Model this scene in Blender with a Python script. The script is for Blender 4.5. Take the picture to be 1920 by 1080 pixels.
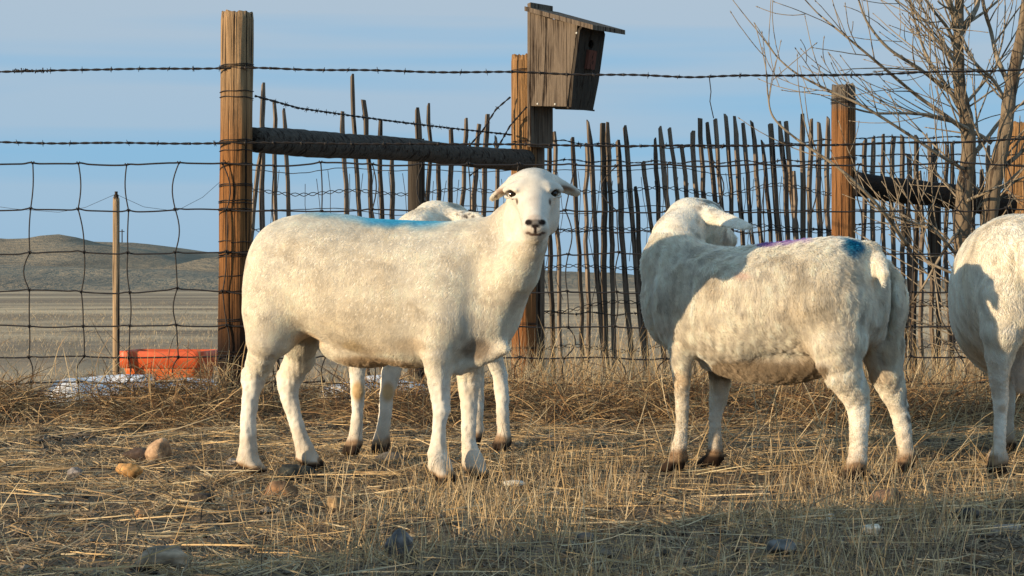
import bpy, math, random
import numpy as np
from mathutils import Vector
random.seed(7)
rng = np.random.default_rng(11)
R = math.radians
SC = bpy.context.scene
for o in list(bpy.data.objects): bpy.data.objects.remove(o)

# ------------------------------------------------------------ camera, sky, sun, exposure
FPX, CH, HV = 3733.0, 0.57, 535.0            # focal length in px of a 1920 frame, camera height, horizon row
cam = bpy.data.cameras.new('camera'); cam.lens = 70; cam.sensor_width = 36
cam.clip_start = 0.1; cam.clip_end = 9000
co = bpy.data.objects.new('camera', cam); SC.collection.objects.link(co)
co.location = (0, 0, CH); co.rotation_euler = (R(90) - math.atan(5 / FPX), 0, 0)
SC.camera = co
SUN_EL, SUN_ROT = R(9), R(240)
w = bpy.data.worlds.new('World'); SC.world = w; w.use_nodes = True
nt = w.node_tree; N = nt.nodes; L = nt.links
bg = N['Background']
sky = N.new('ShaderNodeTexSky'); sky.sky_type = 'NISHITA'; sky.sun_disc = False
sky.sun_elevation = SUN_EL; sky.sun_rotation = SUN_ROT; sky.dust_density = 0.6; sky.ozone_density = 2.0; sky.air_density = 1.0
tc = N.new('ShaderNodeTexCoord'); mp = N.new('ShaderNodeMapping'); mp.inputs['Scale'].default_value = (1.6, 1.6, 34)
mp.inputs['Rotation'].default_value = (0.0, R(0.8), 0)
nz = N.new('ShaderNodeTexNoise'); nz.inputs['Scale'].default_value = 1.0; nz.inputs['Detail'].default_value = 3.5; nz.inputs['Roughness'].default_value = .45
rp = N.new('ShaderNodeValToRGB'); rp.color_ramp.elements[0].position = .41; rp.color_ramp.elements[1].position = .60
rp.color_ramp.elements[0].color = (0, 0, 0, 1); rp.color_ramp.elements[1].color = (1, 1, 1, 1)
sx = N.new('ShaderNodeSeparateXYZ')
hr = N.new('ShaderNodeMapRange'); hr.inputs[1].default_value = 0.02; hr.inputs[2].default_value = 0.15; hr.inputs[3].default_value = .35; hr.inputs[4].default_value = .95
mul = N.new('ShaderNodeMath'); mul.operation = 'MULTIPLY'
base = N.new('ShaderNodeMix'); base.data_type = 'RGBA'; base.inputs[0].default_value = .86
base.inputs[7].default_value = (1.95, 3.95, 6.0, 1)          # clear evening blue, sky units
mx = N.new('ShaderNodeMix'); mx.data_type = 'RGBA'
mx.inputs[7].default_value = (3.45, 4.25, 5.05, 1)            # thin high cloud
L.new(tc.outputs['Generated'], mp.inputs[0]); L.new(mp.outputs[0], nz.inputs[0]); L.new(nz.outputs[0], rp.inputs[0])
L.new(tc.outputs['Generated'], sx.inputs[0]); L.new(sx.outputs[2], hr.inputs[0])
L.new(rp.outputs[0], mul.inputs[0]); L.new(hr.outputs[0], mul.inputs[1])
L.new(sky.outputs[0], base.inputs[6]); L.new(base.outputs[2], mx.inputs[6]); L.new(mul.outputs[0], mx.inputs[0])
L.new(mx.outputs[2], bg.inputs[0]); bg.inputs[1].default_value = 0.1
sl = bpy.data.lights.new('sun', 'SUN'); sl.energy = 4.6; sl.angle = R(0.55); sl.color = (1.0, .785, .52)
so = bpy.data.objects.new('sun', sl); SC.collection.objects.link(so)
az = SUN_ROT
sdir = Vector((math.sin(az) * math.cos(SUN_EL), math.cos(az) * math.cos(SUN_EL), math.sin(SUN_EL)))
so.rotation_euler = sdir.to_track_quat('Z', 'Y').to_euler()
SC.view_settings.view_transform = 'Standard'; SC.view_settings.look = 'None'
SC.view_settings.gamma = 1; SC.view_settings.exposure = 0.36
SC.cycles.max_bounces = 6; SC.cycles.transparent_max_bounces = 8
try: SC.cycles_curves.shape = 'RIBBONS'
except Exception: pass

# ------------------------------------------------------------ helpers
def W(u, v, d): return np.array([(u - 960) * d / FPX, d, CH + (HV - v) * d / FPX])
def G(u, v):
    d = CH * FPX / (v - HV); return np.array([(u - 960) * d / FPX, d, 0.0])
def tag(o, label=None, cat=None, group=None, kind=None):
    if label: o['label'] = label
    if cat: o['category'] = cat
    if group: o['group'] = group
    if kind: o['kind'] = kind
    return o
def empty(name, loc):
    o = bpy.data.objects.new(name, None); SC.collection.objects.link(o); o.location = loc
    o.empty_display_size = .05; return o
def sines(P, f, seed, n=7):
    r = np.random.default_rng(seed); P = np.asarray(P, dtype=np.float64)
    k = r.normal(size=(n, P.shape[1])); k /= np.linalg.norm(k, axis=1)[:, None]
    k *= f * 2 * np.pi * r.uniform(.6, 1.6, (n, 1)); ph = r.uniform(0, 6.28, n)
    return np.sin(P @ k.T + ph).sum(1) / math.sqrt(n) * 1.1
class MB:
    def __init__(s): s.v = []; s.f4 = []; s.f3 = []; s.c = []; s.n = 0
    def add(s, V, F, col=None):
        V = np.asarray(V, float).reshape(-1, 3); F = np.asarray(F, int)
        if len(F): (s.f4 if F.shape[1] == 4 else s.f3).append(F + s.n)
        s.v.append(V); s.n += len(V)
        if col is not None:
            c = np.asarray(col, float)
            if c.ndim == 1: c = np.tile(c, (len(V), 1))
            s.c.append(c)
    def tube(s, P, r, sides=6, col=None, cap=True, flat=1.0):
        P = np.asarray(P, float); n = len(P)
        r = np.full(n, r) if np.isscalar(r) else np.asarray(r, float)
        T = np.gradient(P, axis=0); T /= np.linalg.norm(T, axis=1)[:, None] + 1e-12
        ref = np.array([0, 1., 0]) if abs(T[:, 1]).mean() < .8 else np.array([0, 0, 1.])
        A = np.cross(T, ref); A /= np.linalg.norm(A, axis=1)[:, None] + 1e-12
        B = np.cross(T, A)
        a = np.arange(sides) / sides * 2 * np.pi
        V = P[:, None] + r[:, None, None] * (np.cos(a)[None, :, None] * A[:, None] + flat * np.sin(a)[None, :, None] * B[:, None])
        V = V.reshape(-1, 3); i = np.arange(n - 1)[:, None] * sides; j = np.arange(sides)[None]; k = (j + 1) % sides
        F = np.stack([i + j, i + k, i + sides + k, i + sides + j], -1).reshape(-1, 4)
        s.add(V, F, col)
        if cap and sides > 2:
            for e, rev in ((0, False), ((n - 1) * sides, True)):
                c0 = s.n; s.add([V[e:e + sides].mean(0)], np.zeros((0, 3), int), col if col is None or np.ndim(col) == 1 else np.asarray(col)[:1])
                q = np.arange(sides); t = np.stack([np.full(sides, c0), (q + 1) % sides + c0 - len(V) + e - (0), q + c0 - len(V) + e], -1)
                s.f3.append(t if not rev else t[:, ::-1])
            # note: index base of the tube is c0-len(V) for the first cap only
                s._fix(e, len(V), sides, rev)
    def _fix(s, e, nv, sides, rev):
        c0 = s.n - 1; basei = c0 - nv - (1 if e else 0)
        q = np.arange(sides); t = np.stack([np.full(sides, c0), basei + e + (q + 1) % sides, basei + e + q], -1)
        s.f3[-1] = t[:, ::-1] if rev else t
    def box(s, c, sx, sy, sz, M=None, col=None):
        V = np.array([[x, y, z] for x in (-.5, .5) for y in (-.5, .5) for z in (-.5, .5)]) * [sx, sy, sz]
        if M is not None: V = V @ np.asarray(M).T
        s.add(V + np.asarray(c), [[0, 1, 3, 2], [4, 6, 7, 5], [0, 4, 5, 1], [2, 3, 7, 6], [0, 2, 6, 4], [1, 5, 7, 3]], col)
    def build(s, name, mat, parent=None, loc=None, smooth=True):
        V = np.concatenate(s.v); loc = np.zeros(3) if loc is None else np.asarray(loc, float)
        F4 = np.concatenate(s.f4) if s.f4 else np.zeros((0, 4), int); F3 = np.concatenate(s.f3) if s.f3 else np.zeros((0, 3), int)
        me = bpy.data.meshes.new(name); me.vertices.add(len(V)); me.vertices.foreach_set('co', (V - loc).astype(np.float32).ravel())
        nl = F4.size + F3.size; me.loops.add(nl); me.loops.foreach_set('vertex_index', np.concatenate([F4.ravel(), F3.ravel()]).astype(np.int32))
        st = np.concatenate([np.arange(len(F4)) * 4, F4.size + np.arange(len(F3)) * 3]).astype(np.int32)
        me.polygons.add(len(st)); me.polygons.foreach_set('loop_start', st)
        me.polygons.foreach_set('use_smooth', np.full(len(st), smooth)); me.update(calc_edges=True); me.validate()
        if s.c:
            C = np.concatenate(s.c); at = me.color_attributes.new('col', 'FLOAT_COLOR', 'POINT')
            at.data.foreach_set('color', np.concatenate([C, np.ones((len(C), 1))], 1).astype(np.float32).ravel())
        me.materials.append(mat)
        o = bpy.data.objects.new(name, me); SC.collection.objects.link(o)
        if parent is not None:
            o.parent = parent
            p = parent; acc = np.zeros(3)
            while p is not None: acc += np.array(p.location); p = p.parent
            o.location = tuple(loc - acc)
        else: o.location = tuple(loc)
        return o

# ------------------------------------------------------------ materials
def mat(name, rough=.85, spec=.25):
    m = bpy.data.materials.new(name); m.use_nodes = True
    b = m.node_tree.nodes['Principled BSDF']; b.inputs['Roughness'].default_value = rough
    b.inputs['Specular IOR Level'].default_value = spec
    return m, m.node_tree.nodes, m.node_tree.links, b
def nmix(N, L, fac, a, b):
    m = N.new('ShaderNodeMix'); m.data_type = 'RGBA'
    for s_, val in ((0, fac), (6, a), (7, b)):
        if hasattr(val, 'links'): L.new(val, m.inputs[s_])
        elif isinstance(val, tuple): m.inputs[s_].default_value = (*val, 1)
        else: m.inputs[s_].default_value = val
    return m.outputs[2]
def noise(N, L, scale=(1, 1, 1), sc=5, det=4, rough=.55, ramp=None, coord='Object', lo=.35, hi=.65):
    t = N.new('ShaderNodeTexCoord'); m = N.new('ShaderNodeMapping'); m.inputs['Scale'].default_value = scale
    n = N.new('ShaderNodeTexNoise'); n.inputs['Scale'].default_value = sc; n.inputs['Detail'].default_value = det; n.inputs['Roughness'].default_value = rough
    L.new(t.outputs[coord], m.inputs[0]); L.new(m.outputs[0], n.inputs[0])
    r = N.new('ShaderNodeMapRange'); r.inputs[1].default_value = lo; r.inputs[2].default_value = hi; L.new(n.outputs[0], r.inputs[0])
    return r.outputs[0]
def bump(N, L, b, h, s=.4, d=.005):
    q = N.new('ShaderNodeBump'); q.inputs['Strength'].default_value = s; q.inputs['Distance'].default_value = d
    L.new(h, q.inputs['Height']); L.new(q.outputs[0], b.inputs['Normal'])
def attr_mat(name, rough=.85, spec=.2, trans=0.0, var=.12, vs=60):
    m, N, L, b = mat(name, rough, spec)
    a = N.new('ShaderNodeAttribute'); a.attribute_name = 'col'
    n = noise(N, L, sc=vs, det=3)
    hs = N.new('ShaderNodeHueSaturation'); L.new(a.outputs['Color'], hs.inputs['Color'])
    r = N.new('ShaderNodeMapRange'); r.inputs[3].default_value = 1 - var; r.inputs[4].default_value = 1 + var; L.new(n, r.inputs[0]); L.new(r.outputs[0], hs.inputs['Value'])
    L.new(hs.outputs[0], b.inputs['Base Color'])
    if trans > 0:
        tr = N.new('ShaderNodeBsdfTranslucent'); L.new(hs.outputs[0], tr.inputs[0])
        mxs = N.new('ShaderNodeMixShader'); mxs.inputs[0].default_value = trans
        L.new(b.outputs[0], mxs.inputs[1]); L.new(tr.outputs[0], mxs.inputs[2]); L.new(mxs.outputs[0], N['Material Output'].inputs[0])
    return m
def wood(name, light, dark, grain=(60, 60, 1.6), sc=1.0, lowdark=None, top=None, vary=0.0, crack=(.02, .012, .008), rough=.85, bs=.7, low=(.1, .7)):
    m, N, L, b = mat(name, rough, .15)
    g = noise(N, L, grain, sc, 5, .6, lo=.32, hi=.66); g2 = noise(N, L, (grain[0] * .3, grain[1] * .3, grain[2] * .8), sc, 3, lo=.35, hi=.7)
    c = nmix(N, L, g, dark, light); c = nmix(N, L, g2, c, tuple(x * .72 for x in light))
    k = noise(N, L, (grain[0] * .8, grain[1] * .8, grain[2] * .4), sc, 4, .7, lo=.545, hi=.60)
    c = nmix(N, L, k, c, crack)
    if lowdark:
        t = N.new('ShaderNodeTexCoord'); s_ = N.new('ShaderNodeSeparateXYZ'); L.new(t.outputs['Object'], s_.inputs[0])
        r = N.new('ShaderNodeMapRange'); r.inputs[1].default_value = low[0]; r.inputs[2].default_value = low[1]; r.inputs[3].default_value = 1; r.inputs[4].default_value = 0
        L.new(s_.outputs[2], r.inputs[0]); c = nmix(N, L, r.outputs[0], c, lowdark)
    if top:
        t = N.new('ShaderNodeTexCoord'); s_ = N.new('ShaderNodeSeparateXYZ'); L.new(t.outputs['Object'], s_.inputs[0])
        r = N.new('ShaderNodeMapRange'); r.inputs[1].default_value = top[0]; r.inputs[2].default_value = top[1]; L.new(s_.outputs[2], r.inputs[0])
        c = nmix(N, L, r.outputs[0], c, nmix(N, L, g, tuple(x * .45 for x in top[2]), top[2]))
        c = nmix(N, L, k, c, crack)
    if vary:
        oi = N.new('ShaderNodeObjectInfo'); hs = N.new('ShaderNodeHueSaturation'); r = N.new('ShaderNodeMapRange'); r.inputs[3].default_value = 1 - vary; r.inputs[4].default_value = 1 + vary
        L.new(oi.outputs['Random'], r.inputs[0]); L.new(r.outputs[0], hs.inputs['Value']); L.new(c, hs.inputs['Color']); c = hs.outputs[0]
    L.new(c, b.inputs['Base Color']); bump(N, L, b, g, bs, .006)
    return m
def flat(name, c1, c2=None, sc=8, rough=.7, spec=.3, metal=0, bs=.2):
    m, N, L, b = mat(name, rough, spec); n = noise(N, L, sc=sc)
    L.new(nmix(N, L, n, c1, c2 or tuple(x * .75 for x in c1)), b.inputs['Base Color']); b.inputs['Metallic'].default_value = metal
    bump(N, L, b, n, bs, .003); return m

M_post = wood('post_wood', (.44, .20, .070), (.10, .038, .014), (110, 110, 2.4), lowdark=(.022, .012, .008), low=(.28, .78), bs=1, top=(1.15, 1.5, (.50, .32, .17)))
M_post3 = wood('post_wood_brown', (.40, .19, .075), (.10, .04, .016), (110, 110, 2.4), bs=1, top=(1.56, 1.62, (.22, .185, .15)))
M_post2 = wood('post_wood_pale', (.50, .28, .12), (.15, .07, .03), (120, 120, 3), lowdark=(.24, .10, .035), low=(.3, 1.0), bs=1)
M_stake = wood('stake_wood', (.52, .37, .22), (.26, .17, .10), (120, 120, 3))
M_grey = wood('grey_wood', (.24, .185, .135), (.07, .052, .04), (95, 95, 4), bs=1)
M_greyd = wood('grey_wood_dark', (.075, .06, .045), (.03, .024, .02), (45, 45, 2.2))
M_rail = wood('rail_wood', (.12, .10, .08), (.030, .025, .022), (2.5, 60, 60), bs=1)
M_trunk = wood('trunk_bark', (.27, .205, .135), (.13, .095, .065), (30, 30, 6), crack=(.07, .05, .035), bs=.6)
M_rail_shade = wood('rail_wood_shaded', (.020, .017, .015), (.008, .007, .007), (2.5, 60, 60), bs=.6)  # darker copy of the rail wood, the second rail's shade put into its colour
M_pick = wood('picket_wood', (.26, .205, .155), (.075, .055, .042), (90, 90, 3), vary=.45)
M_wire = flat('wire_steel', (.022, .016, .013), (.012, .009, .008), 40, .6, .4)
M_skin = attr_mat('sheep_hide', .9, .1, var=.08, vs=30)
M_fur = attr_mat('fleece', .75, .12, trans=.5, var=.05, vs=25)
M_straw = attr_mat('straw', .7, .25, trans=.25, var=.15, vs=40)
M_bark = wood('bark', (.38, .31, .22), (.20, .155, .11), (30, 30, 6), crack=(.10, .075, .05), bs=.35)
M_rock = attr_mat('rock', .9, .2, var=.35, vs=35)
M_eye = flat('eye_wet', (.035, .018, .006), (.02, .011, .004), 90, .28, .4, bs=0)
M_pupil = flat('pupil', (.004, .004, .004), None, 10, .1, .6, bs=0)
M_white = flat('nail_metal', (.7, .68, .6), None, 50, .4)

# ------------------------------------------------------------ ground, hills
def ground_mat():
    m, N, L, b = mat('ground_soil', .95, .1)
    t = N.new('ShaderNodeTexCoord'); s_ = N.new('ShaderNodeSeparateXYZ'); L.new(t.outputs['Object'], s_.inputs[0])
    n1 = noise(N, L, sc=9, det=8, rough=.7); n2 = noise(N, L, sc=60, det=4)
    near = nmix(N, L, n1, (.080, .056, .037), (.26, .19, .125)); near = nmix(N, L, n2, near, (.18, .13, .085))
    f1 = noise(N, L, (.008, .035, 1), 1.0, 7, .7, lo=.43, hi=.57); f2 = noise(N, L, (.03, .07, 1), 1.0, 6, .65, lo=.52, hi=.60); f3 = noise(N, L, (1, 1, 1), 6, 4, .7, lo=.5, hi=.95)
    field = nmix(N, L, f1, (.30, .22, .145), (.72, .53, .32)); field = nmix(N, L, f2, field, (.21, .15, .10)); field = nmix(N, L, f3, field, (.46, .345, .215))
    r = N.new('ShaderNodeMapRange'); r.inputs[1].default_value = 9.5; r.inputs[2].default_value = 11.5; L.new(s_.outputs[1], r.inputs[0])
    L.new(nmix(N, L, r.outputs[0], near, field), b.inputs['Base Color']); bump(N, L, b, n1, .5, .02)
    return m
def hill_mat():
    m, N, L, b = mat('hill_grass', .95, .05)
    n1 = noise(N, L, (.02, .006, .25), 1, 7, .65); n2 = noise(N, L, (.15, .03, 1), 1, 5, .7)
    c = nmix(N, L, n1, (.17, .145, .11), (.36, .30, .21)); c = nmix(N, L, n2, c, (.25, .21, .155))
    L.new(c, b.inputs['Base Color']); bump(N, L, b, n2, .6, 1.5); return m
ys = np.concatenate([np.linspace(-30, 2.5, 14), np.linspace(2.7, 12, 230), np.geomspace(12.2, 3500, 150)])
ts = np.concatenate([-np.geomspace(1.0, .012, 90), np.linspace(-.011, .011, 5), np.geomspace(.012, 1.0, 90)])
XX = ts[None, :] * np.where(ys < 12, 14, 14 + (ys - 12) * 1.1)[:, None]; YY = np.repeat(ys[:, None], len(ts), 1)
def gz(X, Y):
    P = np.stack([X.ravel(), Y.ravel()], 1)
    z = sines(P, 1.3, 3) * .009 + sines(P, 4.5, 4) * .006
    mound = np.exp(-((P[:, 1] - 8.75) / .42) ** 2) * (.040 + .02 * sines(P, .9, 9))
    z = z + mound
    far = np.clip((P[:, 1] - 13) / 60, 0, 1)
    z = z * (1 - far) + far * (-.10 + .10 * sines(P, .004, 5) * np.clip(P[:, 1] / 150, 0, 1))
    return z.reshape(X.shape) - .014
g = MB(); ny, nx = XX.shape
idx = np.arange(ny * nx).reshape(ny, nx)
g.add(np.stack([XX, YY, gz(XX, YY)], -1).reshape(-1, 3), np.stack([idx[:-1, :-1], idx[:-1, 1:], idx[1:, 1:], idx[1:, :-1]], -1).reshape(-1, 4))
tag(g.build('ground', ground_mat()), kind='structure')

def hill(us, vs, d0, dc, d1, seed, amp):
    """a rolling ridge standing at distance dc, its crest rising where the list says"""
    uu = np.linspace(-2500, 4400, 260); cr = np.interp(uu, us, vs)
    H = np.maximum(CH + (HV - cr) * dc / FPX, -.3)
    q = np.linspace(0, 1, 60); X = ((uu - 960) * dc / FPX)[None, :] * np.ones((60, 1)); Y = (d0 + (d1 - d0) * q)[:, None] * np.ones((1, 260))
    qc = (dc - d0) / (d1 - d0); s = np.where(q < qc, q / qc, (1 - q) / (1 - qc)); s = s * s * (3 - 2 * s)
    P = np.stack([X.ravel(), Y.ravel()], 1)
    Z = H[None, :] * s[:, None] + ((sines(P, 1 / 190., seed) + .5 * sines(P, 1 / 60., seed + 1)).reshape(X.shape)) * amp * (s * (1 - s) * 4)[:, None] - 1.2 * (1 - s)[:, None]
    return X, Y, Z
hm = MB()
for spec in (([-2500, -600, -200, 0, 50, 85, 130, 200, 300, 345, 385, 470, 560, 700, 800, 1000, 1100, 1220, 1400, 1700, 1800, 1900, 2600, 4400],
              [470, 456, 454, 453, 451, 454, 456, 457, 460, 466, 472, 481, 492, 508, 520, 524, 528, 536, 538, 532, 531, 534, 520, 500], 500, 1250, 1900, 31, 4.5),
             ([-2500, -500, 0, 120, 230, 330, 430, 520, 640, 4400], [500, 490, 497, 500, 506, 505, 513, 522, 536, 540], 230, 520, 800, 41, 1.2)):
    X, Y, Z = hill(*spec); i2 = np.arange(X.size).reshape(X.shape)
    hm.add(np.stack([X, Y, Z], -1).reshape(-1, 3), np.stack([i2[:-1, :-1], i2[:-1, 1:], i2[1:, 1:], i2[1:, :-1]], -1).reshape(-1, 4))
tag(hm.build('hills', hill_mat()), kind='structure')

# ------------------------------------------------------------ sheep: implicit surface helpers
class Field:
    def __init__(s, lo, hi, h):
        s.h = h; s.lo = np.array(lo, float); s.n = np.ceil((np.array(hi) - s.lo) / h).astype(int) + 1
        s.F = np.full(s.n, .5, np.float32)
        s.ax = [s.lo[i] + np.arange(s.n[i]) * h for i in range(3)]
    def win(s, lo, hi, m):
        a = np.clip(((np.array(lo) - m - s.lo) / s.h).astype(int), 0, s.n); b = np.clip(((np.array(hi) + m - s.lo) / s.h).astype(int) + 2, 0, s.n)
        sl = tuple(slice(a[i], b[i]) for i in range(3))
        g = np.meshgrid(*[s.ax[i][sl[i]].astype(np.float32) for i in range(3)], indexing='ij')
        return sl, g
    def put(s, sl, d, k, sub=False):
        a = s.F[sl]
        if sub:
            d = -d; h = np.clip(.5 - .5 * (d - a) / k, 0, 1); s.F[sl] = a * (1 - h) + d * h + 0 if False else np.maximum(a, d) + np.maximum(k - np.abs(a - d), 0) ** 2 / (4 * k)
        else: s.F[sl] = np.minimum(a, d) - np.maximum(k - np.abs(a - d), 0) ** 2 / (4 * k)
    def cone(s, A, B, ra, rb, k, sub=False):
        A = np.array(A, float); B = np.array(B, float); m = max(ra, rb)
        sl, (x, y, z) = s.win(np.minimum(A, B) - m, np.maximum(A, B) + m, k + .01); D = B - A
        t = np.clip(((x - A[0]) * D[0] + (y - A[1]) * D[1] + (z - A[2]) * D[2]) / max(D @ D, 1e-9), 0, 1)
        d = np.sqrt((x - A[0] - t * D[0]) ** 2 + (y - A[1] - t * D[1]) ** 2 + (z - A[2] - t * D[2]) ** 2) - (ra + (rb - ra) * t)
        s.put(sl, d, k, sub)
    def chain(s, pts, k=.02):
        C = np.array([p[0] for p in pts]); Rr = np.array([p[1] for p in pts]); m = Rr.max()
        sl, (x, y, z) = s.win(C.min(0) - m, C.max(0) + m, k + .01); D_ = None
        for (A, ra), (B, rb) in zip(pts[:-1], pts[1:]):
            A = np.asarray(A, float); D = np.asarray(B, float) - A
            t = np.clip(((x - A[0]) * D[0] + (y - A[1]) * D[1] + (z - A[2]) * D[2]) / max(D @ D, 1e-9), 0, 1); t = t * t * (3 - 2 * t) * .5 + t * .5
            d = np.sqrt((x - A[0] - t * D[0]) ** 2 + (y - A[1] - t * D[1]) ** 2 + (z - A[2] - t * D[2]) ** 2) - (ra + (rb - ra) * t)
            D_ = d if D_ is None else np.minimum(D_, d) - np.maximum(.004 - np.abs(D_ - d), 0) ** 2 / .016
        s.put(sl, D_, k)
    def ell(s, c, r, k, ax=None, sub=False):
        """ellipsoid; ax = 3 rows of unit axes"""
        c = np.array(c, float); r = np.array(r, float); m = r.max()
        ax = np.eye(3) if ax is None else np.array(ax, float)
        sl, (x, y, z) = s.win(c - m, c + m, k + .01)
        q = [(x - c[0]) * ax[i][0] + (y - c[1]) * ax[i][1] + (z - c[2]) * ax[i][2] for i in range(3)]
        k0 = np.sqrt(sum((q[i] / r[i]) ** 2 for i in range(3))) + 1e-6; k1 = np.sqrt(sum((q[i] / r[i] ** 2) ** 2 for i in range(3))) + 1e-6
        s.put(sl, k0 * (k0 - 1) / k1, k, sub)
    def loft(s, st, k, p=2.2):
        """stations (u, v_top, v_bottom, depth, half width) along a straight body axis"""
        C = np.array([W(a[0], 0, a[3])[:2] for a in st]); T = np.array([W(a[0], a[1], a[3])[2] for a in st]); Bt = np.array([W(a[0], a[2], a[3])[2] for a in st]); Hw = np.array([a[4] for a in st])
        dv = C[-1] - C[0]; Ln = np.linalg.norm(dv); dv /= Ln; pv = np.array([-dv[1], dv[0]])
        S = (C - C[0]) @ dv; Lc = (C - C[0]) @ pv
        ss = np.linspace(S[0], S[-1], 200)
        def sm(A):
            q = np.interp(ss, S, A); kr = np.hanning(19); kr /= kr.sum(); e = np.concatenate([np.full(9, q[0]) * 1.0, q, np.full(9, q[-1])]); return np.convolve(e, kr, 'valid')
        T2, B2, H2, L2 = sm(T), sm(Bt), sm(Hw), sm(Lc)
        lo = np.array([*(C.min(0) - Hw.max()), Bt.min()]); hi = np.array([*(C.max(0) + Hw.max()), T.max()])
        sl, (x, y, z) = s.win(lo, hi, k + .01)
        t = (x - C[0][0]) * dv[0] + (y - C[0][1]) * dv[1]; l = (x - C[0][0]) * pv[0] + (y - C[0][1]) * pv[1]
        tt = np.interp(t, ss, T2); bb = np.interp(t, ss, B2); hh = np.interp(t, ss, H2); lc = np.interp(t, ss, L2)
        zc = (tt + bb) / 2; hz = (tt - bb) / 2
        q = (np.abs((z - zc) / hz) ** p + np.abs((l - lc) / hh) ** p) ** (1 / p)
        d = (q - 1) * np.minimum(hz, hh) * 1.0
        over = np.maximum(np.maximum(t - S[-1], S[0] - t), 0)
        d = np.where(over > 0, np.sqrt(np.maximum(d, 0) ** 2 + over ** 2), d).astype(np.float32)
        s.put(sl, d, k)
    def mesh(s):
        F = s.F; n = np.array(F.shape); I = F < 0
        cs = np.zeros(n - 1); cn = np.zeros(n - 1, np.int16); pos = np.zeros((*(n - 1), 3), np.float32)
        for a in range(3):
            b, c = [i for i in range(3) if i != a]
            for ob in (0, 1):
                for oc in (0, 1):
                    s0 = [None] * 3; s1 = [None] * 3
                    s0[a] = slice(0, n[a] - 1); s1[a] = slice(1, n[a])
                    s0[b] = s1[b] = slice(ob, n[b] - 1 + ob); s0[c] = s1[c] = slice(oc, n[c] - 1 + oc)
                    A = F[tuple(s0)]; B = F[tuple(s1)]; X = (A < 0) != (B < 0)
                    ii = np.nonzero(X); t = A[ii] / (A[ii] - B[ii])
                    pos[(*ii, a)] += t; pos[(*ii, b)] += ob; pos[(*ii, c)] += oc; cn[ii] += 1
        act = cn > 0; ids = np.full(n - 1, -1, np.int64); ids[act] = np.arange(act.sum())
        ci = np.stack(np.nonzero(act), 1); V = s.lo + (ci + pos[act] / cn[act][:, None]) * s.h
        Q = []
        for a in range(3):
            b, c = [(1, 2), (2, 0), (0, 1)][a]
            s0 = [slice(1, n[i] - 1) for i in range(3)]; s1 = list(s0); s0[a] = slice(0, n[a] - 1); s1[a] = slice(1, n[a])
            A = I[tuple(s0)]; B = I[tuple(s1)]; ii = np.array(np.nonzero(A != B)).T
            if not len(ii): continue
            sgn = A[tuple(ii.T)]; base_ = ii + np.array([0 if i == a else 1 for i in range(3)])
            eb = np.eye(3, dtype=int)[b]; ec = np.eye(3, dtype=int)[c]
            q = np.stack([ids[tuple((base_ - eb - ec).T)], ids[tuple((base_ - ec).T)], ids[tuple(base_.T)], ids[tuple((base_ - eb).T)]], 1)
            q[~sgn] = q[~sgn][:, ::-1]; Q.append(q)
        Q = np.concatenate(Q); Q = Q[(Q >= 0).all(1)]
        # light smoothing
        for _ in range(3):
            acc = np.zeros_like(V); ct = np.zeros(len(V))
            for i in range(4):
                np.add.at(acc, Q[:, i], V[Q[:, (i + 1) % 4]]); np.add.at(ct, Q[:, i], 1)
                np.add.at(acc, Q[:, i], V[Q[:, (i + 3) % 4]]); np.add.at(ct, Q[:, i], 1)
            V = V * .55 + .45 * acc / np.maximum(ct, 1)[:, None]
        return V, Q
def foot(f, P, fwd, r=.018):
    """cloven hoof below the fetlock point P"""
    fwd = np.array([*fwd, 0.]) / np.linalg.norm(fwd); sd = np.array([-fwd[1], fwd[0], 0])
    for s_ in (-1, 1):
        a = P + sd * s_ * .010; b = np.array([P[0], P[1], 0]) + fwd * .030 + sd * s_ * .015 + [0, 0, .016]
        f.cone(a, b, r * .80, .0150, .012)
        f.cone(b, b + fwd * .016 + [0, 0, -.004], .0145, .0095, .008)
    f.cone(P - fwd * .010 + [0, 0, -.004], np.array([P[0], P[1], .012]) - fwd * .006, r * .75, .013, .015)
    f.cone(P - fwd * (r + .002) + sd * .010, P - fwd * (r + .006) + sd * .010 + [0, 0, -.010], .006, .005, .006)
    f.cone(P - fwd * (r + .002) - sd * .010, P - fwd * (r + .006) - sd * .010 + [0, 0, -.010], .006, .005, .006)
def leg(f, pts, fwd, k=.03, hoof_fwd=None):
    """pts (u, v, depth, r_px); last point is the fetlock"""
    ch = [(W(u, v, d), r * .93 * d / FPX) for u, v, d, r in pts]
    f.chain(ch, k); foot(f, ch[-1][0], hoof_fwd if hoof_fwd is not None else fwd, ch[-1][1])
def S(a, b, x): t = np.clip((x - a) / (b - a), 0, 1); return t * t * (3 - 2 * t)
def blend(C, c, w_): return C + (np.array(c)[None] - C) * np.clip(w_, 0, 1)[:, None]

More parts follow.
